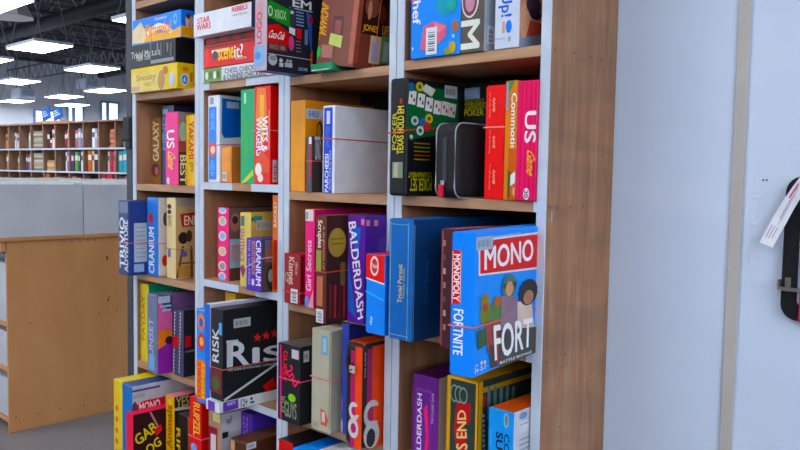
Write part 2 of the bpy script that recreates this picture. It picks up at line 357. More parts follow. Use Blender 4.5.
for px, py in [(95, 240), (88, 240), (80, 240.5), (72, 241), (64, 241.5), (30, 323), (56, 320), (80, 316), (99, 313), (117, 311), (16, 417), (38, 414), (60, 409), (84, 405), (106, 401)]:
    p = hx(px, py, CX); add_box(bm, Vector((CX, p.y-.0035, p.z-.0035))-o_, Vector((CX+.0006, p.y+.0035, p.z+.0035))-o_)
link('nail_holes', bm, card('5c4028'), pn)
bm = bmesh.new()
for px, py, r in [(107, 258, .009), (108, 300, .007), (109, 297, .006)]:
    p = hx(px, py, CX)-o_; v = [bm.verts.new((CX+.0006-o_.x, p.y+r*.7*math.cos(a*math.pi/6), p.z+r*1.7*math.sin(a*math.pi/6))) for a in range(12)]; bm.faces.new(v)
link('knots', bm, card('6c4426'), pn)
for z, h, t in ((.07, .22, 'lowest'), (.36, .2, 'middle'), (.62, .34, 'upper')):
    o = empty('storage_bin', (CX-.5, CY0+.4, z+.0005)); tag(o, 'white bin on the %s shelf inside the plywood counter' % t, 'bin', 'white bins inside the counter')
    bm = bmesh.new(); add_box(bm, (-.42, -.375, 0), (.44, .375, h), 0, .004); link('bin_body', bm, COROP, o)
    bm = bmesh.new(); add_box(bm, (-.4, -.3, h+.0005), (.42, .3, h+.03), 0, .002); link('contents', bm, card('8c8c90'), o)
for y0, y1, lab, n in ((.372, .848, 'white corrugated record bin at the left end of the counter top', 9), (.853, 1.33, 'white corrugated record bin second from left on the counter', 9), (1.335, 1.71, 'white corrugated record bin behind the dark post on the counter', 7)):
    o = empty('record_bin', (CX-.55, (y0+y1)/2, 1.1085)); tag(o, lab, 'bin', 'record bins on the counter top'); yl = (y1-y0)/2; H = .296
    bm = bmesh.new()
    add_box(bm, (.545, -yl, 0), (.55, yl, H), 0, .001); add_box(bm, (-.55, -yl, 0), (-.545, yl, H), 0, .001)
    add_box(bm, (-.545, -yl, 0), (.545, -yl+.005, H), 0, .001); add_box(bm, (-.545, yl-.005, 0), (.545, yl, H), 0, .001); add_box(bm, (-.545, -yl+.005, 0), (.545, yl-.005, .005))
    link('bin_body', bm, COROP, o)
    bm = bmesh.new(); m_ = 0
    x = .535
    while x > -.53:
        yy = -yl+.01+random.random()*.02; hh = H+random.uniform(.006, .026)
        yd = yl-.01-random.random()*.06
        v = [bm.verts.new(c) for c in ((x, yy, .01), (x, yd, .01), (x, yd, hh+random.uniform(-.008, .004)), (x, (yy+yd)/2, hh+random.uniform(-.008, .006)), (x, yy, hh))]
        f = bm.faces.new(v); f.material_index = random.choice((0, 0, 0, 1, 2))
        g = bmesh.ops.extrude_face_region(bm, geom=[f]); bmesh.ops.translate(bm, verts=[q for q in g['geom'] if isinstance(q, bmesh.types.BMVert)], vec=(-.004, 0, 0))
        x -= random.uniform(.009, .02)
    s = link('record_sleeves', bm, [card('eceef2'), card('d4d2ce'), card('dcdfe6')], o); s['kind'] = 'stuff'

# ------------------------------------------------------------------ the four joined game bookcases
PW = .38
OFF = [.560, .581, .556, .570]
ROWS = [[2.04, 1.30, .560, -.172, -.909, -1.65, -2.39, -3.13, -3.86],
        [2.06, 1.31, .581, -.138, -.855, -1.655, -2.40, -3.12, -3.86],
        [2.04, 1.30, .556, -.179, -.902, -1.64, -2.39, -3.13, -3.86],
        [2.05, 1.305, .570, -.174, -.910, -1.65, -2.39, -3.13, -3.86]]
def shz(u, r): return 1.5+ROWS[u-1][r]*PW+TH        # top of shelf r (row 0 stands on ROWS[..][2])
UL = ['leftmost game bookcase unit next to the dark steel post', 'second game bookcase unit from the left, holding the red strategy box', 'third game bookcase unit from the left, with the amber boxes', 'rightmost game bookcase unit with bare wooden side against the white wall']
for u in range(4):
    x0 = u*PW+(.0011 if u else 0); x1 = (u+1)*PW-(.0011 if u < 3 else .0003)
    o = empty('bookcase_unit', ((x0+x1)/2, D/2, 0)); tag(o, UL[u]+'', 'bookcase', 'joined game bookcase units'); L = Vector(o.location)
    ztop = 1.5+ROWS[u][0]*PW+TH
    for k, (a, b) in enumerate(((x0, x0+TH), (x1-TH, x1))):
        bm = bmesh.new(); add_box(bm, Vector((a, .003, 0))-L, Vector((b, D, ztop))-L, 0, .0006)
        pnl = link('side_panel', bm, PINE_SIDE if (u == 3 and k) else PINE_IN, o)
        bm = bmesh.new(); add_box(bm, Vector((a, 0, 0))-L, Vector((b, .0029, ztop))-L, 0, .0006); link('painted_edge', bm, PAINT, pnl)
        if u == 3 and k:
            bm = bmesh.new()
            for px, py in [(554.5, 49.5), (574.5, 53), (591, 57), (601.7, 60), (611, 62), (549.5, 207.3), (556.3, 208), (570, 206.8), (583, 206), (546.2, 362.7), (565, 354), (559.6, 426.7), (585, 344)]:
                p = hx(px, py, b)
                v = [bm.verts.new((b+.0004-L.x, p.y+.0021*math.cos(t*math.pi/4)-L.y, p.z+.0021*math.sin(t*math.pi/4)-L.z)) for t in range(8)]; bm.faces.new(v)
            link('nail_heads', bm, card('4a3a34'), pnl)
            bm = bmesh.new(); p = hx(551.5, 211, b); q = hx(552.2, 222, b); add_box(bm, Vector((b, p.y, q.z))-L, Vector((b+.0005, p.y+.002, p.z))-L); link('paint_drip', bm, PAINT, pnl)
    bm = bmesh.new(); add_box(bm, Vector((x0+TH, D-.006, 0))-L, Vector((x1-TH, D, ztop))-L); link('back_panel', bm, BACK_SHADE, o)
    for r, zc in enumerate(ROWS[u]):
        z1 = 1.5+zc*PW+TH; z0 = z1-TH
        bm = bmesh.new(); add_box(bm, Vector((x0+TH, .001, z0))-L, Vector((x1-TH, D-.006, z1))-L, 0, .0008); s = link('shelf', bm, PINE, o)
        tp = {(2, 2): [(.0, .03), (.20, .34)], (2, 3): [(0, .14), (.225, .34)], (2, 4): [(0, .17), (.245, .34)], (2, 5): [(0, .34)], (4, 3): [(.332, .339)], (4, 4): [(.325, .339)]}.get((u+1, r), [])
        for (a, b) in tp:
            bm = bmesh.new(); add_box(bm, Vector((x0+TH+a, -.0006, z0+.0005))-L, Vector((x0+TH+b, .0008, z1-.0005))-L); link('white_tape', bm, PAINT, s)

# ------------------------------------------------------------------ game boxes
def text_mesh(s):
    cu = bpy.data.curves.new('t', 'FONT'); cu.body = s; cu.resolution_u = 3
    to = bpy.data.objects.new('t', cu); COL.objects.link(to)
    me = bpy.data.meshes.new_from_object(to); bpy.data.objects.remove(to); bpy.data.curves.remove(cu)
    bm = bmesh.new(); bm.from_mesh(me); g0 = bm.verts[:]+bm.edges[:]+bm.faces[:]     # heavier strokes
    for dx, dy, dz in ((.045, 0, .35), (.022, .03, .7)):
        d_ = bmesh.ops.duplicate(bm, geom=g0); bmesh.ops.translate(bm, verts=[v for v in d_['geom'] if isinstance(v, bmesh.types.BMVert)], vec=(dx, dy, dz))
    bm.to_mesh(me); bm.free()
    return me
class GB:
    """a board game box: local origin at its bottom front left corner, w along the shelf, d into it, h up"""
    def __init__(s, name, label, xl, xr, yb, yt, z=None, y0=None, X=None, d=.2, yaw=0, roll=0, F='888888', R=None, T=None, cat='board game', bev=.0012, grp='boxed games on the shelves', w=None, h=None, tray=True, seg=1, z0=None, sub=None):
        ym = (yb+yt)/2
        if y0 is None and X is None: P = hz(xl, yb, z)
        elif X is not None and y0 is not None: P = Vector((X, y0, 0))
        elif X is not None: P = hx(xl, ym, X)
        else: P = hy(xl, ym, y0)
        zb = z if z is not None else (z0 if z0 is not None else hy(xl, yb, P.y).z)
        s.zb = zb; s.P = Vector((P.x, P.y, zb)); cyw, syw = math.cos(yaw), math.sin(yaw)
        s.rot = Matrix.Rotation(yaw, 3, 'Z') @ Matrix.Rotation(roll, 3, 'Y')
        N = Vector((syw, -cyw, 0))
        Q = hp(xr, ym, s.P, N); s.w = w or (Q-s.P).dot(Vector((cyw, syw, 0)))
        s.h = h or hp(xl, yt, s.P, N).z-zb; s.d = d
        o = bpy.data.objects.new(name, None) if False else None
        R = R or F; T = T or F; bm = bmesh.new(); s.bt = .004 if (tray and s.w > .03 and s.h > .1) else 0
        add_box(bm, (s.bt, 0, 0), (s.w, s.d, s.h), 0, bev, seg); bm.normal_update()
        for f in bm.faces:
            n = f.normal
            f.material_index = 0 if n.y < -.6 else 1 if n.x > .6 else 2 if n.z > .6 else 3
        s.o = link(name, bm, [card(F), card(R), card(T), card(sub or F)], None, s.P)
        s.o.rotation_euler = s.rot.to_euler()
        if s.bt:
            bm = bmesh.new(); add_box(bm, (0, .002, .002), (s.bt+.004, s.d-.002, s.h-.002), 0, .0008); link('box_tray', bm, card(sub or F), s.o)
        tag(s.o, label, cat, grp); s.lay = {'F': 0, 'R': 0, 'T': 0}; s.art = {}
        s.f = {'F': (Vector((0, 0, 0)), Vector((1, 0, 0)), Vector((0, 0, 1)), Vector((0, -1, 0)), s.w, s.h),
               'R': (Vector((s.w, 0, 0)), Vector((0, 1, 0)), Vector((0, 0, 1)), Vector((1, 0, 0)), s.d, s.h),
               'T': (Vector((0, 0, s.h)), Vector((1, 0, 0)), Vector((0, 1, 0)), Vector((0, 0, 1)), s.w, s.d)}
    def uv(s, face, px, py):
        O, U, V, N, a, b = s.f[face]; Ow = s.P+s.rot @ O; Nw = s.rot @ N
        P = hp(px, py, Ow, Nw); l = P-Ow; return l.dot(s.rot @ U), l.dot(s.rot @ V)
    def clampuv(s, face, u, v):
        a, b = s.f[face][4:]; return min(max(u, .0008), a-.0008), min(max(v, .0008), b-.0008)
    def rc(s, face, q):
        x0, y0, x1, y1 = q; xm, ym = (x0+x1)/2, (y0+y1)/2
        if face == 'T':
            u0, v0 = s.uv(face, x0, y1); u1, v1 = s.uv(face, x1, y0)
        else:
            u0 = s.uv(face, x0, ym)[0]; u1 = s.uv(face, x1, ym)[0]; v1 = s.uv(face, xm, y0)[1]; v0 = s.uv(face, xm, y1)[1]
        u0, v0 = s.clampuv(face, u0, v0); u1, v1 = s.clampuv(face, u1, v1)
        return min(u0, u1), min(v0, v1), max(u0, u1), max(v0, v1)
    def P3(s, face, u, v, k):
        O, U, V, N, a, b = s.f[face]; return O+U*u+V*v+N*(.0003+.00012*k)
    def _poly(s, face, pts, col):
        s.lay[face] += 1; k = s.lay[face]
        s.art.setdefault(face, []).append(([s.P3(face, u, v, k) for u, v in pts], col)); return s
    def rect(s, face, q, col):
        u0, v0, u1, v1 = s.rc(face, q); return s._poly(face, [(u0, v0), (u1, v0), (u1, v1), (u0, v1)], col)
    def nrect(s, face, q, col):           # fractions of the face, v up
        a, b = s.f[face][4:]; u0, v0, u1, v1 = q; return s._poly(face, [(u0*a, v0*b), (u1*a, v0*b), (u1*a, v1*b), (u0*a, v1*b)], col)
    def ell(s, face, q, col, n=18, rot=0):
        u0, v0, u1, v1 = s.rc(face, q); cu, cv, ru, rv = (u0+u1)/2, (v0+v1)/2, (u1-u0)/2, (v1-v0)/2
        return s._poly(face, [(cu+ru*math.cos(2*math.pi*i/n), cv+rv*math.sin(2*math.pi*i/n)) for i in range(n)], col)
    def poly(s, face, pts, col):
        return s._poly(face, [s.clampuv(face, *s.uv(face, *p)) for p in pts], col)
    def text(s, face, txt, q, col, rot=0, name='lettering', shear=0):
        u0, v0, u1, v1 = s.rc(face, q); me = text_mesh(txt); s.lay[face] += 1; xs = [v.co.x for v in me.vertices]; ys = [v.co.y for v in me.vertices]
        ax, bx, ay, by = min(xs), max(xs), min(ys), max(ys); s.lay[face] += 1; k = s.lay[face]
        for v in me.vertices:
            a = (v.co.x-ax)/(bx-ax); b = (v.co.y-ay)/(by-ay)
            if shear: a = (a+shear*b)/(1+shear)
            if rot == 90: a, b = 1-b, a
            elif rot == -90: a, b = b, 1-a
            elif rot == 180: a, b = 1-a, 1-b
            v.co = s.P3(face, u0+(u1-u0)*a, v0+(v1-v0)*b, k+v.co.z)
        me.materials.clear(); me.materials.append(card(col, .4, 0)); o = bpy.data.objects.new(name, me); COL.objects.link(o); o.parent = s.o
        return s
    def tq(s, face, txt, quad, col, name='lettering'):
        # letters laid on a four-cornered patch of the face: text start top, end top, end bottom, start bottom
        Q = [Vector(s.uv(face, *p)) for p in quad]; me = text_mesh(txt); s.lay[face] += 1; xs = [v.co.x for v in me.vertices]; ys = [v.co.y for v in me.vertices]
        ax, bx, ay, by = min(xs), max(xs), min(ys), max(ys); s.lay[face] += 1; k = s.lay[face]
        for v in me.vertices:
            a = (v.co.x-ax)/(bx-ax); b = (v.co.y-ay)/(by-ay); u, w = s.clampuv(face, *((Q[3].lerp(Q[2], a)).lerp(Q[0].lerp(Q[1], a), b)))
            v.co = s.P3(face, u, w, k+v.co.z)
        me.materials.clear(); me.materials.append(card(col, .4, 0)); o = bpy.data.objects.new(name, me); COL.objects.link(o); o.parent = s.o
        return s
    def sticker(s, face, q, col='d8dce2', bars='5a5c66', name='price_sticker', vert=False):
        u0, v0, u1, v1 = s.rc(face, q); s.lay[face] += 1; k = s.lay[face]; bm = bmesh.new()
        def qd(a, b, c, d, kk, mi):
            f = bm.faces.new([bm.verts.new(s.P3(face, *p, kk)) for p in ((a, b), (c, b), (c, d), (a, d))]); f.material_index = mi
        qd(u0, v0, u1, v1, k, 0); n = 9
        for i in range(n):
            if vert:
                a = v0+(v1-v0)*(.12+.76*i/n); qd(u0+(u1-u0)*.2, a, u0+(u1-u0)*.8, a+(v1-v0)*(.03+.03*(i % 3 == 0)), k+1, 1)
            else:
                a = u0+(u1-u0)*(.12+.76*i/n); qd(a, v0+(v1-v0)*.25, a+(u1-u0)*(.03+.03*(i % 3 == 0)), v0+(v1-v0)*.75, k+1, 1)
        s.lay[face] += 1; link(name, bm, [card(col, .4, 0), card(bars, .4, 0)], s.o); return s
    def band(s, px, py, col='c8606a', tilt=0, r=.0014):
        v = min(max(s.uv('F', px, py)[1], .01), s.h-.01); e = .0014; bm = bmesh.new()
        tube(bm, [(-e, -e, v), (s.w+e, -e, v+tilt*.3), (s.w+e, s.d+e, v+tilt), (-e, s.d+e, v+tilt*.6)], r, True, 6); link('rubber_band', bm, card(col, .5, 0), s.o); return s
    def done(s):
        for face, L in s.art.items():
            bm = bmesh.new(); mats = []; 
            for pts, col in L:
                m = card(col, .38, .05)
                if m not in mats: mats.append(m)
                f = bm.faces.new([bm.verts.new(p) for p in pts]); f.material_index = mats.index(m)
                f.normal_update()
                if f.normal.dot(s.f[face][3]) < 0: f.normal_flip()
            link({'F': 'front_print', 'R': 'side_print', 'T': 'top_print'}[face], bm, mats, s.o)
        return s
G = 'board_game_box'
# ---- unit 1, top row: three flat boxes in a stack
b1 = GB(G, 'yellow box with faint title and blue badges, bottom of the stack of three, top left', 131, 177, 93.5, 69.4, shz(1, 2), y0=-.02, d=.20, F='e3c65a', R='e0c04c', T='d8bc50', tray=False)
b1.rect('F', (132, 72, 166, 93), 'd9cb86').text('F', 'Snooty', (136.5, 74, 156, 82), 'b58a4c').text('F', 'PARTY', (144, 82, 155, 86), 'c89858').ell('F', (158, 70, 165, 90), 'b08a58').rect('F', (131.5, 87, 140, 91.5), 'c9a0a0').ell('F', (163, 66, 168, 74), 'a57a48').ell('F', (170, 72, 174.5, 86), 'b9c4e4').ell('R', (180.5, 73, 188.5, 85.5), 'c4d6ee').ell('R', (182, 75, 187.5, 84), '2c66b8').text('R', '6', (183.2, 76.5, 186, 82), 'e8eef8').ell('R', (189.5, 72, 192.5, 82), 'c08a40').ell('R', (182, 66.5, 189, 71.5), 'd0883c').done()
b2 = GB(G, 'black box with white scrawled title, middle of the stack of three, top left', 130.5, 175.5, 67, 46.6, b1.zb+b1.h+.0006, y0=-.02, d=.20, F='26282c', R='141416', T='202226', tray=False)
b2.text('F', 'Trivial Matters', (131.5, 50, 160, 57), 'c2c4c6').text('F', 'New York', (137, 54.5, 151, 60.5), 'b8babc').rect('F', (151, 58.5, 174, 62), '8d9094')
for k in range(7): b2.rect('F', (150+3.4*k, 42.5, 151.8+3.4*k, 56-(k % 3)*2), ('5a5e62', '3c4044', '74787c')[k % 3])
b2.done()
b3 = GB(G, 'blue and orange box with cartoon title, on top of the stack of three, top left', 132.5, 181, 44.5, 21, b2.zb+b2.h+.0006, y0=-.012, d=.20, F='3a86e0', R='2f6fce', T='2a62b8', tray=False)
b3.poly('F', [(133, 33), (150, 27), (158, 33), (170, 32), (181, 26), (181, 37), (133, 44.5)], 'e8b44c').poly('F', [(133, 31), (141, 22), (147, 34), (144, 43), (133, 44)], 'e0cfae').rect('R', (181.2, 27, 203, 38), 'e0a43c')
b3.poly('F', [(146, 31), (158, 23), (166, 24), (173, 30), (171, 33), (160, 29), (148, 36)], 'f4ead0')
b3.text('F', 'Pictureka!', (146, 22, 172, 34), 'e89a30').ell('F', (173.5, 13, 177.5, 24.5), '6fb6f0').text('F', '6', (174.6, 16, 176.6, 20.5), '24507c').text('F', 'THE GAME OF', (155, 17, 167, 19.5), 'dfe8f4').ell('R', (185.5, 14, 189, 27), 'd8b49a').ell('R', (186, 13.5, 190, 19), '4a2c28').ell('R', (189.5, 16, 193, 28), 'c49a90')
b3.done()
bm = bmesh.new(); u, v = b3.uv('F', 152, 26); tube(bm, [(u, -.0015, -.0015), (u, -.0015, b3.h+.0015), (u, b3.d+.001, b3.h+.0015), (u, b3.d+.001, -.0015)], .0011, True); link('rubber_band', bm, card('c04a68', .5, 0), b3.o)

# ---- unit 2, top row
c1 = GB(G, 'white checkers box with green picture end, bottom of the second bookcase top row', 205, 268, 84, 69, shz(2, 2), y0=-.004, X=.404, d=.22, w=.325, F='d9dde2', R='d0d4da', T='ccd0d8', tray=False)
c1.rect('F', (204, 62, 221.5, 90), '6f8c4c').text('F', 'CHESS, CHECKERS', (225, 66, 262, 72), '6a6e74').text('F', '& CHINESE CHECKERS', (223.5, 72, 266, 78.5), '5c6068')
for k, x in enumerate((207, 211, 215, 218.5)): c1.ell('F', (x-1.4, 72-k*.5, x+1.6, 80-k*.5), ('d8dccc', '4c6838', 'e0e2d6', '3f5a30')[k])
c1.done()
c2 = GB('movie_trivia_box', 'bright red box with yellow movie quiz title, second row of the second bookcase stack', 204, 255, 67.5, 45.5, c1.zb+c1.h+.0006, y0=-.006, d=.21, F='d0262c', R='a81c22', T='b42226', tray=False)
c2.rect('F', (204.5, 43, 254.5, 45), '7c3034').poly('F', [(204.5, 50), (208, 48), (211, 60), (208, 67), (204.5, 67.5)], 'e04a44').rect('F', (212, 49, 230, 52), 'ecdcd4').ell('F', (212.5, 51, 218, 60), '2c4c4c').text('F', 'scene', (218.5, 47.5, 234, 59.5), 'f0cc3c').text('F', 'it?', (234.5, 44, 243.5, 57.5), 'ece6e0').text('F', 'MOVIE EDITION', (236, 57, 247, 59), 'e8c8c0').done()
c3 = GB(G, 'shallow dark red box lid squeezed under the white space-saga box', 206, 253, 45.3, 38.5, c2.zb+c2.h+.0006, y0=-.003, d=.2, F='a83036', R='802024', T='8c2428', tray=False, w=.225, h=.017)
for x in (215, 228, 240): c3.rect('F', (x, 30, x+5, 46), '4c1c20')
c3.done()
c4 = GB(G, 'long white box with red space-saga title, on top of the second bookcase stack', 193.5, 251, 38, 15, c3.zb+c3.h+.0006, X=.405, d=.22, F='dfe3ea', R='5a5458', T='d4d8e0', tray=False)
c4.text('F', 'STAR', (197.5, 17, 210, 23), 'd8384c').text('F', 'WARS', (197, 23.3, 211, 29.5), 'd8384c').text('F', 'REBELS', (232, 5.5, 248, 10.5), 'd84858').text('F', 'RACE THE SAGA', (233, 13, 248, 15), '90949c').done()

# ---- unit 3, top row
l1 = GB(G, 'dark logo quiz box jutting out of the top row, with green and red soft-drink bands', 254, 265, 66.6, 5, shz(3, 2), X=.787, w=.048, h=.255, d=.27, F='b8a8b4', R='25262e', T='22242c', sub='3a6ab0')
l1.rect('F', (254, 46, 265, 66), '86a8cc').rect('F', (256.5, 3, 262.5, 30), 'c89aa4').text('F', 'LOGO', (257, 12, 262, 44), 'c05460', 90).ell('F', (255, 52, 261, 60), '5a86c8')
l1.poly('R', [(266.5, 3), (270, 0), (290, 10), (291, 28), (266.5, 16)], '3a8c40').ell('R', (268, 5.5, 272.5, 16), 'dfe8df').ell('R', (268.8, 7, 271.8, 14.5), '3a8c40').text('R', 'XBOX', (274, 10, 286, 19), 'b8d8b0')
l1.poly('R', [(266, 25), (278, 24), (289, 33), (289, 47), (266, 42)], 'c8282e').text('R', 'Coca-Cola', (267.5, 31, 286, 39), 'f2e8e6', shear=.2).rect('R', (266, 43.5, 287, 51), '5e3530').text('R', 'SINCE 1886', (269, 45, 285, 49.5), 'a08c84')
l1.text('R', 'EM', (292, 0, 311, 8.5), 'e4e6ea').rect('R', (289, 9.5, 312, 10.3), 'd0d2d6').poly('R', [(289.5, 5), (294, 8), (294, 30), (289.5, 25)], '3a3c44').rect('R', (290, 11, 293, 14), 'd8dade').ell('R', (288, 36, 293.5, 51), 'c45a8c').poly('R', [(288.5, 27), (294.5, 29), (294.5, 36), (288.5, 33)], 'dfe1e5').rect('R', (296, 29, 301, 39), 'c83a44').rect('R', (304, 30, 307, 45), '6c7ca0')
for k in range(5): l1.rect('R', (295, 12+3.2*k, 303, 13.4+3.2*k), '7c90b4')
for k in range(4): l1.rect('R', (295, 41+3.4*k, 300, 42.2+3.4*k), '7c7480')
l1.poly('R', [(305, 12), (311, 16), (311, 62), (308, 40)], '3e5ea8').ell('R', (307.5, 17, 312, 24), 'b83848').poly('R', [(309, 55), (311.5, 50), (311.5, 68), (309, 66)], 'd86a38')
l1.rect('R', (266, 56.5, 311, 57.1), 'c8cad0').ell('R', (267, 53.5, 276, 65.5), 'b4b6bc').text('R', 'AGES', (269, 56, 274.5, 60), '2c2e36').ell('R', (278, 58.5, 281.5, 62.5), 'c8cad0').rect('R', (278, 63, 282, 67), 'c8cad0').rect('R', (283.5, 63, 291, 67.5), 'b4b6bc').ell('R', (285, 59.5, 287.5, 62.5), 'b4b6bc').ell('R', (288, 60, 290.5, 63), 'b4b6bc').text('R', 'QUIZ GAME', (297, 68, 306, 71.5), '9cc0d8').done()
gb = GB('flat_card_game', 'flat green book lying under the tilted brown adventure box', 311, 329.5, 77, 71, shz(3, 2), X=.895, y0=-.03, w=.075, h=.017, d=.18, F='3f8a68', T='3a7c5e', tray=False); gb.rect('F', (312, 69, 329, 71), 'b8c8b8').done()
ind = GB(G, 'tilted brown shrink-wrapped adventure film box with gold script and pale green sticker', 313, 356, 66, -20, shz(3, 2)+.0012, X=.905, y0=-.022, w=.125, h=.24, d=.225, roll=math.radians(8), F='7a5048', R='6c3c34', T='6c4438', tray=False, grp='boxed games on the shelves')
# hinge the tilt on the lower right edge, resting on the shelf and on the green book
wv = ind.rot @ Vector((ind.w, 0, 0)); ind.P.z = shz(3, 2)+.0008-wv.z; ind.o.location = ind.P
ind.text('F', 'INDIANA', (319, 2, 328, 38), 'e0b04c', -90, shear=.15).text('F', 'Jones', (316.5, 20, 321.5, 40), 'd8a048', -90).rect('F', (333, 16, 343, 46), '5c3c44').rect('F', (335, 20, 341.5, 34), '8a5a54').poly('F', [(331, 33), (343, 36), (341, 48), (329, 44)], 'c4d088').ell('F', (313.5, 46, 321, 57.5), '2fb45c').rect('F', (321.5, 45, 333, 58), 'a87c74').rect('F', (352, -10, 357, 64), 'a8685c')  # tall pinkish strip by the corner is wrap glare put into colour
ind.rect('R', (361.5, -20, 389, 36), '2c1814').ell('R', (365, -4, 380, 18), '7a4c3c').ell('R', (368, 0, 372, 20), 'b88878').ell('R', (379, 6, 387, 24), '5c2c28').rect('R', (358, -20, 361.5, 64), '8c4c40').text('R', 'JONES', (362.5, 25, 378, 33.5), 'dca860').text('R', 'LIFE', (382, 26, 389, 35), 'dca860').rect('R', (369, 36, 380, 64), 'cdb99c').rect('R', (371, 42, 377, 62), 'a8a0c8').rect('R', (380, 36, 390, 64), '6c9470').rect('R', (382.5, 42, 388, 62), 'a8bcc4')  # narrow paler strip at the near corner paints the same wrap glare
bm = bmesh.new(); u, _ = ind.uv('R', 378, 20); tube(bm, [(ind.w+.001, u, 0), (ind.w+.001, u+.004, .25)], .0009); link('rubber_band', bm, card('c07068', .5, 0), ind.o); ind.done()

# ---- unit 4, top row
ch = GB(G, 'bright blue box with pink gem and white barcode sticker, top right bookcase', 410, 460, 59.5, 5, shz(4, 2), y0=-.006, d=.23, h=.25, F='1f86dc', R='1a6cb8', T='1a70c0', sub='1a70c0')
ch.text('F', 'chef', (413, -8, 421, 25), 'e6e4ee', -90).ell('F', (411.5, -4, 415, 3), 'c87a8c').ell('F', (436, -8, 458, 15), '2090a8').ell('F', (447, 0, 457, 10), '2a9c98').poly('F', [(420.5, 50), (424, 27), (434, 21.5), (447, 25), (446, 36), (438, 44), (428, 50)], 'd06c84').poly('F', [(434, 22.5), (446, 26), (440, 33), (436, 30)], 'dc889a').ell('F', (452, 20, 459, 32), '9a6c50').ell('F', (449, 41, 456, 53), 'b8a040').ell('F', (444, 48, 452, 57), '8c9434').ell('F', (452.5, 34, 455, 38), 'a8d0e8').ell('F', (412.5, 47.5, 414, 50.5), 'e0e8f0').sticker('F', (426.5, 27.5, 437.5, 54.5), vert=True).done()
mm = GB('letter_game_box', 'dark grey upright box with large sideways white M beside the blue gem box', 460.3, 482, 54, 5, shz(4, 2), X=.0004+ch.P.x+ch.w, y0=-.004, w=.056, h=.25, d=.22, F='5a5450', R='a2a8b4', T='6a6460', tray=False)
mm.ell('F', (461.5, -18, 479, 18), 'd8d0d0').ell('F', (463, -15, 477.5, 16), '6c4450').ell('F', (465.5, -8, 475, 12), 'b48c9c').text('F', 'M', (461, 20, 480, 49), 'dde2da', -90).sticker('R', (487, 26, 494, 44), 'cfd3da', vert=True).rect('R', (482.8, -20, 486, 50), 'b4bac4').done()
up = GB('party_game_box', 'white upright box with blue sideways writing and a face photo side, top right', 493.5, 518, 50.5, 5, shz(4, 2), X=1.3965, y0=-.002, w=.056, h=.25, d=.22, F='ccd4e2', R='c89c88', T='c4ccd8', tray=False)
up.text('F', 'Buzz Up!', (499, -45, 513, 17), '2c62c4', -90).rect('F', (502.5, 21.5, 505, 33), 'd49a84').ell('F', (506, 20, 512, 33), '3a7ce0').ell('F', (508, 36, 511, 42), 'a0a8b8').rect('F', (495, 38, 505, 40), 'b4bccc')
up.ell('R', (519, 2, 531, 40), 'dcb098').ell('R', (526, -5, 541, 16), '4a3c4c').ell('R', (529, 8, 541, 20), '2e2c44').poly('R', [(530, 20), (541, 24), (541, 38), (526, 36)], 'b86054').poly('R', [(519, 38), (541, 35), (541, 48), (519, 50)], '8c98b4').done()

# ---- unit 1, second row
g1 = GB(G, 'narrow brown box with upright white letters at the back left of the second row', 151, 161, 184, 118, shz(1, 3), X=.0245, w=.058, d=.17, F='8a6440', R='6c4c34', T='8a6c4c', tray=False)
g1.text('F', 'GALAXY', (153, 121, 159, 161), 'd8d0b8', 90).ell('F', (151.5, 163, 160, 177), '5c3440').ell('F', (155, 167, 159, 175), 'a87068').done()
g2 = GB(G, 'tall dark blue box standing between the narrow brown and the pink box', 162, 175, 184, 106, shz(1, 3), X=.088, w=.07, d=.165, F='3a4668', R='2c3550', T='4a5a80', tray=False)
g2.rect('F', (163, 109, 168, 114), '8c9cc0').text('F', 'MIND', (162.7, 117, 166, 150), '6a86b8', 90).ell('F', (162, 133, 165, 141), '4c8ca0').done()
g3 = GB(G, 'pink box with white sideways US lettering on the left bookcase second row', 165, 178, 186, 112.5, shz(1, 3), y0=.008, d=.21, F='e2508c', R='8c7c64', T='d04c80')
g3.text('F', 'US', (167, 130, 174.5, 148.5), 'f2ecf0', -90).text('F', 'Game', (168, 150, 175.5, 172), 'e8c04c', -90, shear=.3).ell('F', (167, 177, 170, 185), 'd8c8d4').rect('R', (178.5, 112, 187, 120), '8a7c88').ell('R', (179, 122, 187, 142), '9cb0a8').rect('R', (178.5, 141, 187, 152), '8c4a50').rect('R', (178.5, 152, 187, 187), '3c3428').text('R', 'BEST', (180, 155, 186, 184), 'e4dcc0', -90).done()
g4 = GB(G, 'yellow box with dark brown sideways lettering at the right end of the left bookcase', 185.5, 196, 187.5, 115, shz(1, 3), y0=.03, d=.2, F='e8c024', R='c8a420', T='d8b424', w=.066)
g4.text('F', 'YAKAMI', (189, 121, 194, 159), 'b83c24', -90).text('F', 'game', (189.5, 162, 193.5, 172), '9c7c20', -90).done()

# ---- unit 2, second row
h1 = GB(G, 'white box with blue spine and plain blue side panel, second bookcase second row', 207.3, 219.5, 183, 96, shz(2, 3), X=.4045, d=.225, w=.06, F='dfe3ea', R='c8d0dc', T='ccd2dc')
h1.rect('F', (209, 107, 216.5, 179.5), '2a82dc').text('F', 'CARD GAME', (210.5, 110, 215, 130), '7fb4ec', -90).text('F', 'AGES 8+', (210.5, 160, 215, 176), '7fb4ec', -90).rect('F', (210.5, 97.5, 214, 104), '9098b4').ell('F', (209.5, 142, 216.5, 157), 'd8604c').ell('F', (211, 145, 215.5, 154), 'e0c8b8').poly('R', [(222, 98), (243, 101), (243, 137), (224, 138), (221.5, 133)], '1c5cae').rect('R', (226.5, 102, 239, 108.5), 'a8b4c8').band(208, 147, 'c4645c', .018).done()
h2 = GB('small_card_game', 'small orange and tan box at the foot of the blue-sided box, second bookcase', 221, 231, 184, 146.5, shz(2, 3), X=.4665, w=.05, d=.2, F='d08838', R='b87850', T='c49058', tray=False)
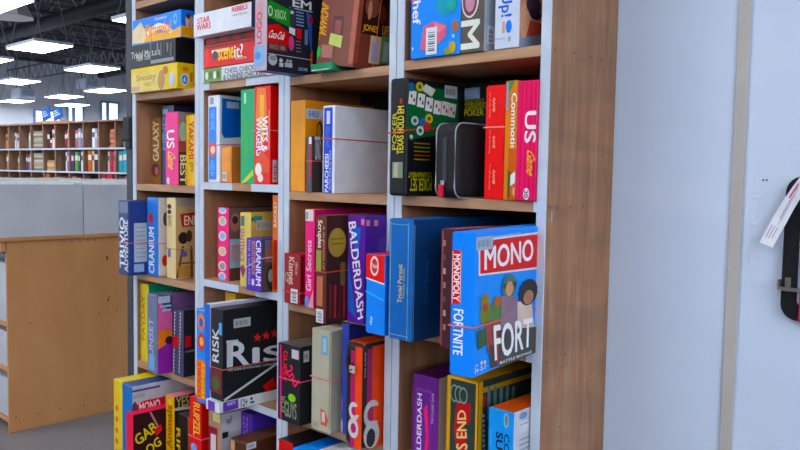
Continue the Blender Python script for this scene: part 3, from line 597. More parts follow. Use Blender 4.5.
h2.rect('F', (222, 148, 230, 172), 'dc9a3c').sticker('F', (222.5, 172, 227, 181), 'd0c8c0').done()
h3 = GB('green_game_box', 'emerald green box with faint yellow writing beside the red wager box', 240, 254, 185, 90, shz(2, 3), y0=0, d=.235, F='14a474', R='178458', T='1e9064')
h3.rect('F', (244, 93, 246.3, 103.5), 'a8d8c8').text('F', 'ANSWERS', (245, 120, 248.5, 157), '6cb44c', -90).poly('F', [(241, 184), (253, 170), (254, 175), (245, 185)], 'c8cc38').done()
h4 = GB(G, 'red and orange wager party box with white sideways title, second bookcase', 254.2, 271, 185.5, 87, shz(2, 3), X=h3.P.x+h3.w+.0008, y0=-.002, w=.07, d=.235, F='dc4038', R='d42c3c', T='c82c38')
h4.poly('F', [(257, 88), (266, 88), (267, 125), (262, 150), (256, 120)], 'e88844').poly('F', [(260, 95), (264, 95), (264, 140), (260, 130)], 'f0b45c').text('F', 'WITS &', (262, 116, 268, 152), 'eef0f8', -90).text('F', 'WAGERS', (256.5, 117, 262.3, 156), 'e4e8f8', -90).poly('F', [(256, 160), (262, 150), (270, 160), (270, 172), (257, 176)], 'd85c3c').ell('F', (255.5, 163, 262, 176), 'e8e4e0').ell('F', (258, 174, 263.5, 182), 'e0dcd8').rect('F', (269, 110, 270, 150), 'e89484').sticker('R', (272.5, 160, 277.2, 182), 'd8bcc4', vert=True).band(255, 131, 'b48c84', 0).done()

# ---- unit 3, second row
am = GB(G, 'plain amber yellow box at the left of the third bookcase second row', 289.3, 304, 193.5, 101, shz(3, 3), X=.785, y0=0, w=.056, d=.235, F='dc9c28', R='cc8a24', T='d89c34')
am.rect('R', (306, 109, 323, 119), 'b4bccc').text('R', 'SHELF', (308, 111, 319, 117), '4c6ca0').ell('R', (316, 121, 323, 150), '3c2c28').ell('R', (316.8, 124, 321, 145), 'c48424').done()
sm = GB('small_card_game', 'small clear-wrapped pack with red letters in front of the amber box side', 308.5, 313.5, 194, 136, shz(3, 3), X=.853, y0=-.005, w=.02, d=.1, F='5a5058', R='3a3234', T='8c8c90', tray=False)
sm.rect('F', (309, 137, 313, 144), 'd8dade').text('F', 'UMBRA', (309.2, 146, 313, 178), 'd8402c', -90).text('R', 'UNO', (315, 140, 321, 160), 'c8ccd4').rect('R', (314.5, 136, 320, 140), 'b8bcc4').band(309, 161, 'c87070').done()
pa = GB(G, 'white box with royal blue spine and blank white side, third bookcase second row', 322, 334.5, 196, 106, shz(3, 3), X=.905, w=.044, d=.225, F='e0e2e8', R='dcdfe8', T='c8c4c0', sub='d8d0c8')
pa.rect('F', (323.8, 107.5, 332.3, 194), '2a48b4').text('F', 'PARCHEESI', (325, 154, 328.7, 192), 'e4e6f2', 90).text('F', 'ROYAL GAME OF INDIA', (329.3, 150, 331.3, 190), 'a8b4e0', 90).rect('F', (327, 111, 330.5, 124), 'c4ccec').text('F', 'GAME OF INDIA', (326, 126, 330, 148), '5a74cc', 90).band(323, 138.5, 'c86468', -.004).done()

# ---- unit 4, second row
pk = GB('poker_set_box', 'shiny black poker set box with playing cards and chips on its side', 389, 405, 196, 80, shz(4, 3), X=1.161, w=.05, h=.242, d=.25, F='1c1d20', R='14161a', T='1c1e22', bev=.007, seg=3, tray=False)
pk.text('F', 'TEXAS HOLD EM', (397.3, 106, 404, 154), 'd0c83c', 90).text('F', 'POKER', (392.5, 112, 397, 150), 'b4ac34', 90).rect('F', (392.5, 162, 403, 178), '7c8c78').rect('F', (394, 163, 398, 177), 'b0a898').ell('F', (400, 98, 403, 104), '8c3c34')
pk.poly('R', [(407, 83), (458, 92), (458, 132), (407, 140)], '24603a')
for (x, y) in ((408, 90), (416.5, 93), (424.5, 97), (432.5, 100), (440, 101), (447, 103)):
    pk.poly('R', [(x+1.5, y), (x+8.5, y+1.5), (x+7, y+15), (x, y+13.5)], 'e4e4e2').ell('R', (x+2.5, y+4, x+4.2, y+8), '3c2c34' if x < 430 else 'b4343c').ell('R', (x+5, y+8, x+6.6, y+12), '3c2c34' if x < 430 else 'b4343c')
for (x, y, c_) in ((405.5, 82, '3c58b4'), (415, 82, 'd0b440'), (410, 116, 'c8ccd0'), (418, 118, '4868c0'), (424, 114, 'd0b440'), (415, 126, 'd8dcdc'), (422, 122, 'c83c34'), (406, 132, '2c3c38')): pk.ell('R', (x, y, x+7.5, y+9.5), c_).ell('R', (x+2, y+2.5, x+5.5, y+7), '30704a' if c_ != '2c3c38' else 'c8d0c8')
pk.poly('R', [(424, 84), (434, 90), (430, 97), (420, 90)], 'c8d0c4').sticker('R', (443, 86, 455.5, 98.5), 'c4ccd4').text('R', 'TOURNAMENT', (406, 172, 430, 177.5), 'a8a030', 180).text('R', 'POKER SET', (408, 178, 430, 191), 'b4ac34', 180)
for k in range(5): pk.rect('R', (412, 143+4*k, 428, 144.2+4*k), '8c8440' if k != 3 else 'b05038')
pk.done(); bm = bmesh.new(); u, v = pk.uv('F', 389, 131)
e = .0015; tube(bm, [(-e, -e, v-.004), (pk.w+e, -e, v), (pk.w+e, pk.d+e, v+.024), (-e, pk.d+e, v)], .0014, True); link('rubber_band', bm, card('c8483c', .5, 0), pk.o)
bm = bmesh.new(); tube(bm, [(-.0002, .004+0*a, b) for a, b in ((0, .008), (0, .234))], .0011); link('wrap_seam', bm, card('c4c8cc', .2), pk.o)
tn = GB('poker_set_box', 'dark tournament poker box with yellow title behind the black zip pouch', 458, 482, 180, 88, shz(4, 3), X=1.2135, y0=.142, w=.12, h=.245, d=.09, F='1a2620', R='141c18', T='202c26', tray=False)
tn.rect('F', (459, 88, 480, 99), '9cb4d4').text('F', 'TEXAS HOLD', (461, 99, 484, 104), 'a8a030').text('F', 'TOURNAMENT', (461, 103, 486, 109), 'b4ac34').text('F', 'POKER', (462, 109, 484, 116), 'c0b838').rect('F', (461, 90, 478, 96), 'b4c8e0').done()
rd = GB('red_game_box', 'bright red upright box with faint pale script right of the zip pouch', 484.5, 504, 200, 86, shz(4, 3), X=1.377, y0=.001, w=.046, d=.23, F='dc2030', R='c0202c', T='e03444')
for q in ((489, 92, 497, 118), (489, 130, 497, 154), (489, 164, 497, 190)):
    xm = (q[0]+q[2])/2; rd.text('F', 'For all the family', (q[0], q[1], q[0]+2, q[3]), 'ee8c8c', -90).text('F', 'GAME', (xm, q[1]+6, xm+2.5, q[3]-6), 'f0b49c', -90)
rd.band(485, 127.5, 'e09c94').ell('R', (506, 103, 510, 112), '4a5ca0').rect('R', (505, 88, 509, 200), '9c8470').done()
cm = GB(G, 'orange box with white sideways title between red and pink boxes', 507, 519, 201, 81, shz(4, 3), X=1.4265, y0=-.003, w=.0275, d=.23, F='d08850', R='b8683c', T='b4644c', tray=False)
cm.text('F', 'Commotion', (511, 93, 517.5, 158), 'ece4dc', -90).poly('F', [(508.5, 80), (515, 80), (511, 90), (508.5, 92)], '5c8c54').rect('F', (508, 148, 519, 201), 'c06834').poly('F', [(510, 176), (518, 171), (517, 183), (509, 187)], 'dfe4e0').poly('F', [(508, 170), (511, 172), (509.5, 200), (507.5, 196)], '4c5834').ell('F', (513, 187, 518, 196), 'e4b49c').rect('F', (507, 83, 509, 110), '8a9cc0').done()
us = GB(G, 'pink striped box with white US and yellow Game beside the rightmost post', 519, 541, 202, 81, shz(4, 3), X=1.4548, y0=-.006, w=.0445, d=.23, F='dc3c6c', R='c03060', T='d44878')
for k in range(4): us.rect('F', (520.5+4.6*k, 82, 521.3+4.6*k, 202), 'b82c5c')
us.text('F', 'US', (525, 111, 537, 143), 'ece4ec', -90).text('F', 'Game', (527, 148, 536, 180), 'e0a83c', -90, shear=.3).ell('F', (523.5, 188, 529.5, 200), 'dcd4dc').text('F', '20', (524.5, 190, 528.5, 198), '3c3440', -90).done()

# black zip pouch
po = empty('zip_pouch', (1.276, -.03, shz(4, 3)+.0005)); tag(po, 'black fabric zip pouch with grey piping and red zipper pull on the second shelf', 'pouch')
pw, pd, ph = .060, .165, .147
prof = rrect(pd, ph, .022, 8); bm = bmesh.new(); rings = []
for x, sft in ((0, .012), (.004, .004), (.012, 0), (pw-.012, 0), (pw-.004, .004), (pw, .012)):
    c = Vector((pd/2, ph/2)); rings.append([bm.verts.new((x, c.x+(p[0]-c.x)*(1-sft/(pd/2)), c.y+(p[1]-c.y)*(1-sft/(ph/2)))) for p in prof])
for a, b in zip(rings, rings[1:]):
    for i in range(len(a)): bm.faces.new((a[i], b[i], b[(i+1) % len(a)], a[(i+1) % len(a)]))
bm.faces.new(list(reversed(rings[0]))); bm.faces.new(rings[-1]); bmesh.ops.recalc_face_normals(bm, faces=bm.faces)
link('pouch_body', bm, noisy('black_fabric', '0a0a0c', '141518', 60, .75, .4), po, None, True)
for x, nm in ((pw-.006, 'piping'), (.006, 'piping')):
    bm = bmesh.new(); tube(bm, [(x, p[0]*1.0, p[1]*1.0) for p in rrect(pd, ph, .022, 8)], .0016, True); link(nm, bm, card('9a9ca4', .5), po, None, True)
bm = bmesh.new(); add_box(bm, (.024, -.0016, .03), (.034, .0006, .118)); zp = link('zipper', bm, card('3a3c42', .4), po)
bm = bmesh.new(); add_box(bm, (.022, -.006, .022), (.03, -.0005, .034), 0, .001); link('slider', bm, card('b8bac0', .3, 0, 0, .8), zp)
bm = bmesh.new(); add_box(bm, (.019, -.009, .001), (.031, -.003, .026), 0, .0025, 2); link('zipper_pull', bm, card('c83c50', .5), po)

# ---- unit 1, third row
z = shz(1, 4)
t1 = GB('trivia_game_box', 'dark blue round-cornered trivia box jutting out at the far left, with white sideways letters', 118, 131, 273.5, 200, z, X=.021, y0=-.061, w=.066, d=.26, F='3a4870', R='30427c', T='2c3a64', bev=.006, seg=3, tray=False)
t1.text('F', 'TRIVIO', (119.7, 217, 124.5, 268), 'dfe4ee', 90).text('F', 'ADVENTURE', (124.7, 220, 129.5, 272), 'd4dce8', 90).rect('F', (119.5, 202, 128, 213), '6c7490').rect('R', (134, 223, 147, 262), 'b4bcc4').rect('R', (134, 264, 144, 272), '9cb0cc').band(119, 242, 'c4707c')
for k in range(8): t1.rect('R', (136, 227+4.2*k, 145, 228+4.2*k), '9098a0')
t1.done()
t2 = GB(G, 'blue round-edged box with white sideways title and pale side, left bookcase third row', 147, 158, 275, 197, z, y0=-.004, d=.235, F='4a7cc8', R='ccc4bc', T='4468a8', bev=.005, seg=3, tray=False)
t2.text('F', 'CRANIUM', (149, 227, 154.5, 273), 'dfe6f2', 90).ell('F', (148.3, 213, 153.3, 223), 'b8485c').ell('R', (163, 212, 168, 226), '4c484c').ell('R', (162, 255, 168, 266), 'b84434').band(148, 242, 'c4707c').done()
t3 = GB(G, 'cream parchment box with red EN sign and easel sketch, left bookcase third row', 166, 175.5, 277, 197.5, z, y0=.012, d=.215, F='dcc9a0', R='c0a27c', T='ccb890')
t3.ell('F', (167.5, 204, 171.5, 209), '2c2824').ell('F', (167.5, 209.5, 171.5, 214), '2c2824').text('F', 'GAME', (168, 215, 171.5, 226), '8c7858', 90).rect('F', (168, 248, 171, 257), '6c6c98').rect('R', (176, 198, 196, 206), 'a49c94').poly('R', [(180, 214), (196, 212), (196, 226), (182, 227)], 'a84038').text('R', 'END', (184, 215.5, 199, 225), 'ecdcc8').ell('R', (178, 232, 188, 244), '2c2420').ell('R', (186, 230, 192, 242), '4c3428').poly('R', [(182, 246), (184, 246), (178, 278), (175.5, 278)], '6c4c30').poly('R', [(190, 246), (192, 246), (193, 282), (190.5, 282)], '6c4c30').rect('R', (178, 262, 195, 264), '7c5c3c').ell('R', (181, 251, 187, 257), '6858a0').rect('R', (178, 266, 190, 277), 'b88c5c').band(167, 248, 'c48868').done()

# ---- unit 2, third row
z = shz(2, 4)
p1 = GB(G, 'hot pink box with a column of round pictures, second bookcase third row', 217, 228.5, 279, 207, z, y0=.024, d=.2, F='e42880', R='6c5854', T='7a2c58')
for k, (y, c_) in enumerate(((209, '8cc4d0'), (221, 'b8c498'), (236, '8cb8d8'), (251, 'c8b48c'), (266, '8c9c88'), (277, '7cb4dc'))): p1.ell('F', (218.8, y-5, 226.6, y+5), 'e8c8d4').ell('F', (220, y-3.5, 225.5, y+3.5), c_)
p1.ell('R', (230, 213, 240, 232), 'a0706c').ell('R', (232, 216, 238, 224), '3c2c2c').rect('R', (229.5, 239, 241, 268), '9cb8cc').rect('R', (230, 268, 241, 283), '5c3c38').ell('R', (231, 244, 239, 262), 'b89ca8').band(218, 246, 'd86478', .006).done()
p2 = GB(G, 'tan box with teal badge and grey paper label, partly behind a purple box', 239.5, 246, 286, 212, z, y0=-.004, w=.05, d=.235, F='d8c480', R='c4a468', T='b89c5c')
p2.rect('F', (241, 216, 244.5, 226), '4c6c5c').text('F', 'SENTENCE', (240, 228, 244.5, 262), '8c5c84', -90).poly('F', [(240, 268), (243, 264), (246, 270), (243, 278)], '7c4468').rect('R', (254, 216, 262, 222), '3c8c7c').ell('R', (251, 217, 254, 221.5), '2c6c64').sticker('R', (256, 220, 271, 230), 'b4b0a4', '8c887c').rect('R', (272, 214, 274, 290), 'a88c5c').done()
p3 = GB('booster_game_box', 'small purple box with white sideways title in front of the tan box', 246.7, 264, 289, 237.5, z, y0=-.03, X=.6455, w=.066, d=.2, F='5038a0', R='4c4440', T='453090')
p3.text('F', 'CRANIUM', (256, 240.5, 262.5, 286), 'e6e0f2', -90).text('F', 'BOOSTER BOX', (251.8, 241, 255.5, 275), 'c88c4c', -90).text('F', 'FOR 4 OR MORE', (248.5, 240, 250.6, 285), 'a894d8', -90).rect('F', (252, 279, 254.5, 285), 'dcd4e8').rect('R', (265, 240, 277, 262), '8c6050').ell('R', (266, 265, 276, 290), '28302c').ell('R', (268, 269, 273, 282), '8c948c').rect('R', (265, 240, 268, 250), '4c6c9c')
bm = bmesh.new(); v1 = p3.uv('F', 247, 268)[1]; v2 = p3.uv('F', 264, 259)[1]; e = .0014; tube(bm, [(-e, -e, v1), (p3.w+e, -e, v2), (p3.w+e, p3.d+e, v2+.01), (-e, p3.d+e, v1)], .001, True); link('rubber_band', bm, card('c8c0d8', .5, 0), p3.o); p3.done()
p4 = GB('red_game_box', 'narrow orange and red box against the post, second bookcase third row', 273.3, 278, 292, 195, z, X=.7165, y0=.0, w=.022, d=.22, F='c87030', R='a04830', T='b0582c', tray=False)
p4.text('F', 'RACKET', (274, 201, 277, 227), 'e4c8a0', 90).rect('F', (273.5, 240, 278, 290), 'a83c34').done()

# ---- unit 3, third row
z = shz(3, 4)
k1 = GB(G, 'maroon box with white script and barcode sticker at the left post, third bookcase', 284, 303, 300, 255, z+.001, X=.7845, w=.062, d=.2, F='8c3438', R='7c2c30', T='9a4044', h=.123, tray=False)
k1.text('F', 'Kismet', (289, 257, 294.5, 285), 'd8bcb0', -90).text('F', 'dice', (295.5, 262, 298.5, 275), 'c8a49c', -90).text('F', '12', (286, 272, 289, 282), 'c8a49c').sticker('F', (291, 289, 298, 303), vert=True).band(286, 291, 'c0605c').done()
k2 = GB(G, 'slim pink box with pale script and blue oval badge beside the maroon box', 304, 313.5, 307, 209, z, y0=-.013, X=.861, w=.034, d=.24, F='e04c84', R='b83c6c', T='d8a05c', tray=False)
k2.rect('F', (304.5, 209, 313.5, 221), 'e0d4c8').text('F', 'Girl Secrets', (306.5, 240, 311.5, 291), 'f0c8d8', 90).ell('F', (304.8, 296, 309, 309), '6c94cc').poly('F', [(308, 309), (313.5, 290), (313.5, 312)], 'e8a4b8').rect('F', (306, 212, 308.5, 219), '8c98b4').done()
k3 = GB(G, 'dark brown shrink-wrapped box with tan circle and white script, third bookcase', 315.5, 326, 322.5, 215, z, y0=-.118, d=.27, F='5c3028', R='38201c', T='6c4c38', w=.034, tray=False)
k3.text('F', 'Scruples', (317, 220, 322.5, 248), 'ecdccc', -90).text('F', 'A QUESTION OF', (322.7, 226, 324.8, 270), 'c89484', -90).rect('F', (316.5, 250, 321.5, 272), '8c9454').rect('F', (317, 276, 323, 306), 'b0705c').sticker('F', (316.5, 309, 323.5, 327), vert=True).ell('R', (328, 228, 346, 257), 'a08850').rect('R', (331, 238, 344, 239.5), '7c6838').rect('R', (332, 243, 343, 244.5), '7c6838')
for k in range(4): k3.rect('R', (329+4.5*k, 285, 331.5+4.5*k, 318), ('6c2c30', '8c3c38', '5c2428', '7a3834')[k])
k3.rect('R', (340, 262, 345, 285), '6c5c40').band(317, 271, 'c8584c', 0).done()
k4 = GB(G, 'purple box with big white sideways letters and blue triangles, third bookcase', 346.3, 365, 324, 215, z, X=1.062, y0=-.064, w=.055, d=.26, F='5a2f90', R='4c2c84', T='44286c')
k4.poly('F', [(352, 226), (361, 228), (357, 268)], '3a68c0').poly('F', [(348, 256), (349, 310), (356, 318)], '3a68c0').tq('F', 'BALDERDASH', [(356, 221), (365.5, 318), (358, 320), (348.5, 222)], 'f2ecf6').rect('R', (366, 220, 370, 226), 'c8889c').rect('R', (374, 220, 378, 226), 'c8889c').poly('R', [(378, 240), (386, 236), (386, 252), (377, 250)], '5a3c98').rect('F', (361.5, 219, 364.5, 225), 'c8889c').done()

# ---- unit 4, third row
z = shz(4, 4)
r1 = GB('small_card_game', 'small upright box, red top half and blue bottom half, in front of the post', 366.3, 385.5, 331, 252, z, y0=-.103, X=1.1615, w=.055, h=.163, d=.2, F='1f84e0', R='1a6cc0', T='c83038')
r1.poly('F', [(366, 247), (386.5, 247), (386.5, 284), (366, 277)], 'd43840').poly('F', [(366, 277), (386.5, 284), (386.5, 285.5), (366, 278.5)], 'e0e4ea').ell('F', (370.5, 256, 379, 276), 'ead8d4').ell('F', (371.7, 258.5, 377.8, 273.5), 'c84c50').text('F', 'Phase', (371.5, 263, 378, 268), 'ead8d4').poly('F', [(366, 290), (386.5, 300), (386.5, 302), (366, 292)], '5cb0ee').text('F', 'flip', (370, 316, 373, 325), 'b8dcf4', -90).done()
r2 = GB('trivia_game_box', 'teal blue trivia box with thin gold frame and gold script, right of the post', 387.5, 413, 337, 218, z, y0=-.104, X=1.226, w=.066, d=.31, h=.238, F='1464a8', R='103c68', T='145c98')
for q in ((390, 221, 390.6, 338), (407.6, 223, 408.2, 341), (413.5, 225, 414.1, 342)): r2.rect('R' if q[0] > 413 else 'F', q, '8ca8a8')
r2.rect('F', (390, 224, 408, 224.7), '8ca8a8').rect('F', (390, 335, 408, 335.7), '8ca8a8').text('F', 'Trivial Pursuit', (398, 264, 402.5, 303), 'c4b890', 90).text('F', 'Master Game', (403, 268, 405, 298), '9cb0a0', 90).text('R', 'Trivial Pursuit', (424, 260, 428, 305), '2c5c88', 90).done()
r2b = GB(G, 'worn dark box with pink top edge wedged behind the big blue box', 440, 447, 345, 226, z, X=1.352, w=.036, h=.225, d=.21, F='4a2c30', R='3c2830', T='a8606c', sub='8c5058')
r2b.rect('F', (441, 232, 443, 345), '8c4c54')
for k in range(7): r2b.rect('F', (443.3, 240+14*k, 446, 246+14*k), ('a87c70', '6c4c50', 'c0a498')[k % 3])
r2b.done()
mo = GB(G, 'large bright blue box jutting out, angled, with white block letters and red title plate', 448.6, 467, 374, 231, z, yaw=math.radians(8.2), d=.395, w=.0445, F='1a86f0', R='2a90ee', T='2a8cf0', sub='1c78dc')
mo.P = mo.P+Vector((0, 0, 0)); 
mo.rect('F', (452, 250, 461.5, 304), 'c42c38').rect('F', (452.4, 251, 453, 303), 'e8e8ec').rect('F', (460.5, 251, 461.1, 303), 'e8e8ec').text('F', 'MONOPOLY', (453.8, 254, 460, 301), 'f2f0f0', -90).text('F', 'FORTNITE', (453.5, 309, 463.5, 355), 'eef2f8', -90)
mo.poly('R', [(478.3, 239.5), (545, 231), (545, 268), (478.5, 276)], 'e8e4e6').poly('R', [(480, 241.5), (545, 233), (545, 266), (480, 274)], 'd03440')
mo.tq('R', 'MONO', [(484, 247), (533, 238.5), (533, 260), (484, 270.5)], 'f6f2f4').sticker('R', (475, 236.5, 492.5, 250), 'a8b4c4', '788498').tq('R', 'FAST-DEALING PROPERTY GAME', [(493, 236), (520, 232), (520, 233.6), (493, 237.8)], 'b8d4f0')
# three anonymous outfitted figures
mo.ell('R', (479.5, 300, 491, 326), '7a8448').ell('R', (480, 294, 489, 306), '8c7c44').ell('R', (481.5, 303, 487, 312), 'a8503c').ell('R', (489, 300, 503, 326), '5c7c4c').ell('R', (493, 296, 501, 306), 'b06840').poly('R', [(484, 322), (500, 320), (504, 350), (498, 366), (487, 352)], '96504c').poly('R', [(476, 332), (484, 328), (486, 344), (477, 350)], '3c5c3c').poly('R', [(488, 345), (494, 345), (496, 366), (490, 368)], '4c3c3c')
mo.ell('R', (501, 274, 515.5, 298), '56706a').poly('R', [(502, 284), (515, 281), (515, 286), (502, 289)], '2e3638').ell('R', (504.5, 281, 512, 296), 'cc9c7c').poly('R', [(500, 296), (516, 297), (519, 330), (499, 334)], '8c7480').poly('R', [(516, 302), (530, 298), (533, 330), (516, 330)], 'd4c0b4').ell('R', (518, 279, 536, 305), '2c2224').ell('R', (522, 290, 532, 304), 'a87c68').poly('R', [(498, 330), (540, 326), (540, 352), (498, 368)], '45433f')
mo.tq('R', 'FORT', [(491.5, 325), (531, 317), (530, 345.5), (493, 361)], 'f6f6f6').tq('R', 'BATTLE ROYALE', [(498, 361.3), (530, 350), (530, 352.5), (498, 364)], 'e8eaf0').tq('R', '13+', [(470.5, 369), (477, 367), (477, 372), (470.5, 374.5)], 'e8f0f8').tq('R', 'AGES', [(471, 365), (476, 363.5), (476, 366), (471, 367.5)], 'd4e4f4').tq('R', '2-7', [(478, 366), (484, 364), (484, 368), (478, 370.5)], 'e8f0f8').ell('R', (478, 360.5, 480.5, 364.5), 'd4e4f4').ell('R', (481.5, 359.5, 483.5, 363.5), 'd4e4f4').band(450, 325, 'd4786c', .002).done()

# ---- unit 1, fourth row
z = shz(1, 5)
f1 = GB(G, 'yellow box in the far left corner of the fourth row', 140.5, 150, 357, 283, z, X=.024, w=.05, d=.19, F='d8c43c', R='3c8c6c', T='c8b438', tray=False)
f1.rect('R', (151, 283, 166, 292), '2c8c6c').text('F', 'PAYDAY', (141.5, 295, 145, 340), 'a88c2c', 90).done()
f2 = GB('retro_game_box', 'grey round-cornered box with pink, orange and purple sunset picture', 147, 157, 372, 293, z, y0=-.046, d=.27, F='6c7490', R='70547c', T='5a6078', bev=.004, seg=3, tray=False)
f2.text('F', 'SUNSET', (149, 318, 153.5, 362), 'a8b8d0', 90).rect('F', (149, 355, 155, 370), '7ca0c8').poly('R', [(158, 294), (172, 296), (172, 371), (158, 376)], 'd0709c').poly('R', [(158, 330), (172, 330), (172, 348), (158, 352)], 'e08850').poly('R', [(158, 350), (172, 340), (172, 371), (158, 376)], '8c3c98').poly('R', [(158, 294), (172, 295), (172, 312), (163, 306)], '3c3c58').rect('R', (158, 296, 170, 303), 'b4c0cc').rect('R', (160, 305, 171, 307), 'a0c4dc').rect('R', (162, 309, 171, 311), 'a0c4dc').ell('R', (165, 336, 173, 344), '3a2040').done()
f3 = GB(G, 'dark patterned box with zigzag edges and red squares beside the sunset box', 171.3, 184, 373, 308, z, y0=-.005, X=.248, w=.056, d=.22, F='4a4c68', R='24252c', T='3c3e50')
for k in range(18): f3.poly('F', [(174.5, 311+3.4*k), (176, 312.7+3.4*k), (174.5, 314.4+3.4*k)], 'c8c8d4').poly('F', [(181, 312+3.4*k), (179.6, 313.7+3.4*k), (181, 315.4+3.4*k)], 'c8c8d4')
f3.rect('F', (174, 336, 177.5, 347), 'b83440').rect('F', (178.2, 336, 180.3, 347), 'b83440').rect('R', (185, 336, 191, 347), 'c83844').rect('R', (185, 350, 195, 352), '6c6c78').done()
f4 = GB('memory_game_box', 'black box with pale blue Memory lettering at the back of the fourth row', 176, 195, 345, 295, z, X=.178+.05, y0=.10, w=.06, h=.235, d=.12, F='20242c', R='1c2028', T='2c3440', tray=False) if False else None

# ---- unit 2, fourth row
z = shz(2, 5)
w1 = GB(G, 'white and purple flat box lying under the big black strategy box', 208.5, 222.5, 412, 399.5, z, y0=-.118, X=.6, w=.058, d=.30, h=.027, F='dcdce2', R='d4d6dc', T='c8c8d0', tray=False, bev=.0008)
w1.rect('F', (208, 398, 215, 414), '6c4ca4').poly('R', [(223, 396), (238, 394), (238.5, 408), (223, 414)], '6444a0').text('R', 'PARTY', (227, 402, 235.5, 405), 'd8ccf0').text('R', '12+', (240.5, 398.5, 247.5, 406), '44464e').ell('R', (250, 397, 252.5, 400), '44464e').rect('R', (250, 401, 254, 403), '44464e').done()
rk = GB(G, 'large black box with huge silver letters and three red stars on its side', 210, 222.5, 400, 308, w1.zb+w1.h+.0006, y0=-.107, X=.601, w=.056, d=.3, h=.233, F='22242a', R='1c1d20', T='2a2326', sub='2c2c34')
rk.rect('F', (219, 323, 222, 335), '6ca8d8').text('F', 'RISK', (212.5, 328, 219, 362), 'd4d8dc', 90).poly('F', [(210, 368), (222, 372), (222, 395), (210, 390)], '6c3434').ell('F', (212, 376, 220, 390), '4c5c3c').sticker('R', (233.5, 318, 250.5, 327), 'b0b4b8', '74787c')
def star(gb_, cx, cy, r, col):
    gb_.poly('R', [(cx+(r if i % 2 == 0 else r*.42)*math.sin(math.pi*i/5)*.95, cy-(r if i % 2 == 0 else r*.42)*math.cos(math.pi*i/5)) for i in range(10)], col)
for cx, cy in ((257.3, 337.5), (266, 335.5), (274.5, 333.5)): star(rk, cx, cy, 5, 'c84848')
rk.tq('R', 'R', [(227.5, 342), (249, 340), (249, 364), (227, 367.5)], 'd4d8de').tq('R', 'IS', [(252, 347.5), (284, 344), (284, 359.5), (252, 363.3)], 'd4d8de').poly('R', [(226.5, 342.5), (231, 342), (231, 367), (226.5, 367.5)], 'c8ccd2').poly('R', [(226, 340.6), (238, 339.4), (238, 342), (226, 343)], 'c8ccd2').tq('R', 'THE GAME OF STRATEGIC CONQUEST', [(227, 369.5), (277, 362), (277, 364.5), (227, 372)], 'b8bcc0').poly('R', [(223, 399.5), (281, 359), (281, 361.5), (224.5, 401)], 'c8ccd0').poly('R', [(262, 386), (273, 377), (276, 386), (266, 394)], 'b83434').band(211, 366, 'c87068', -.002).done()
rk.text if False else None
tb = GB(G, 'upright blue and orange box with swirling cartoon title left of the black strategy box', 196.5, 207, 404, 297, z+.0005, y0=-.10, w=.049, d=.26, h=.248, F='2a88dc', R='2474c4', T='2c84d4', tray=False)
tb.rect('F', (196.8, 360, 206, 399), 'e08830').text('F', 'TROUBLE', (198, 362, 201, 398), 'd84838', 90).text('F', 'FRENZY', (202, 362, 205, 398), 'f0c858', 90).ell('F', (198, 313, 205, 331), 'd88858').ell('F', (198, 333, 205, 351), 'c84c60').ell('F', (199.5, 318, 203.5, 327), '3c5cc0').ell('F', (200, 337, 204, 346), 'e8c060').text('F', 'FAST', (199, 301, 205, 311), 'c4dcf4').done()
tc = GB(G, 'thin white and blue box standing right behind the black strategy box', 205, 211, 360, 297, z, X=.5775, w=.021, d=.27, h=.268, F='3c68c8', R='c8ccd8', T='d4d8e4', tray=False); tc.done()
td = GB(G, 'slim yellow box at the back beside the thin white and blue box', 225, 235, 300, 292, z, X=.455, w=.05, d=.19, h=.27, F='d8a43c', R='c89434', T='dca83c', tray=False)

# ---- unit 3, fourth row
z = shz(3, 5)
q1 = GB(G, 'black box with pink and green sideways lettering at the left post', 280.3, 301, 420, 342, z, X=.8, y0=-.046, w=.086, d=.2, h=.19, F='1e1e22', R='181a1c', T='5c5650')
q1.tq('F', '2nd', [(291.5, 364), (300, 381), (295, 388), (285, 370)], 'd8466c').tq('F', 'GUESS', [(288, 350), (287, 382), (282.5, 379), (283.5, 351)], 'd8404c').rect('F', (292, 350, 299, 359), 'c8c0c8').poly('F', [(280.3, 344), (282, 345), (282, 419), (280.3, 418)], 'c4387c').ell('F', (288.5, 394, 296, 402), '88c838').text('F', 'GUYS', (285, 402, 297, 418), '8c9484').text('F', 'FOR', (281.5, 395, 286, 412), '7c8c5c', 90).sticker('R', (303.5, 351, 309, 362), 'b8b4b8').band(281, 377, 'd86478', .002).done()
q2 = GB('plain_game_box', 'tall light grey box with small red emblem and blue label, third bookcase fourth row', 311, 332, 428, 327, z, y0=-.031, w=.07, d=.24, F='b0ae9e', R='a09e90', T='b4b2a6')
q2.rect('F', (321.5, 336, 328, 355), '7ca0b8').rect('F', (323, 338, 326.5, 352), '9cbccc').poly('F', [(320.5, 408), (325, 411), (328.5, 420), (327, 427), (321, 424)], 'b86860').rect('F', (322, 412, 325, 422), 'd8c8bc').text('F', 'Etc', (313.5, 421, 319, 426), '8c8a7c').rect('F', (329.5, 330, 330.3, 430), '8c8a7c').band(312, 376, 'd8787c', 0).done()
q3 = GB('space_game_box', 'narrow blue and purple space-patterned box between the grey and orange boxes', 336.5, 343.5, 440, 326, z, y0=-.006, X=.9865, w=.024, d=.22, h=.258, F='4452a8', R='38408c', T='3c3c78', tray=False)
q3.ell('F', (337, 345, 343, 365), '6c4c9c').ell('F', (337, 372, 342, 392), '2c3878').ell('F', (338, 395, 343, 412), '8c6cb0').ell('F', (337.5, 418, 343, 440), 'b8b4c4').text('F', 'NOVA', (337.3, 336, 342, 344), 'c8b8c8').done()
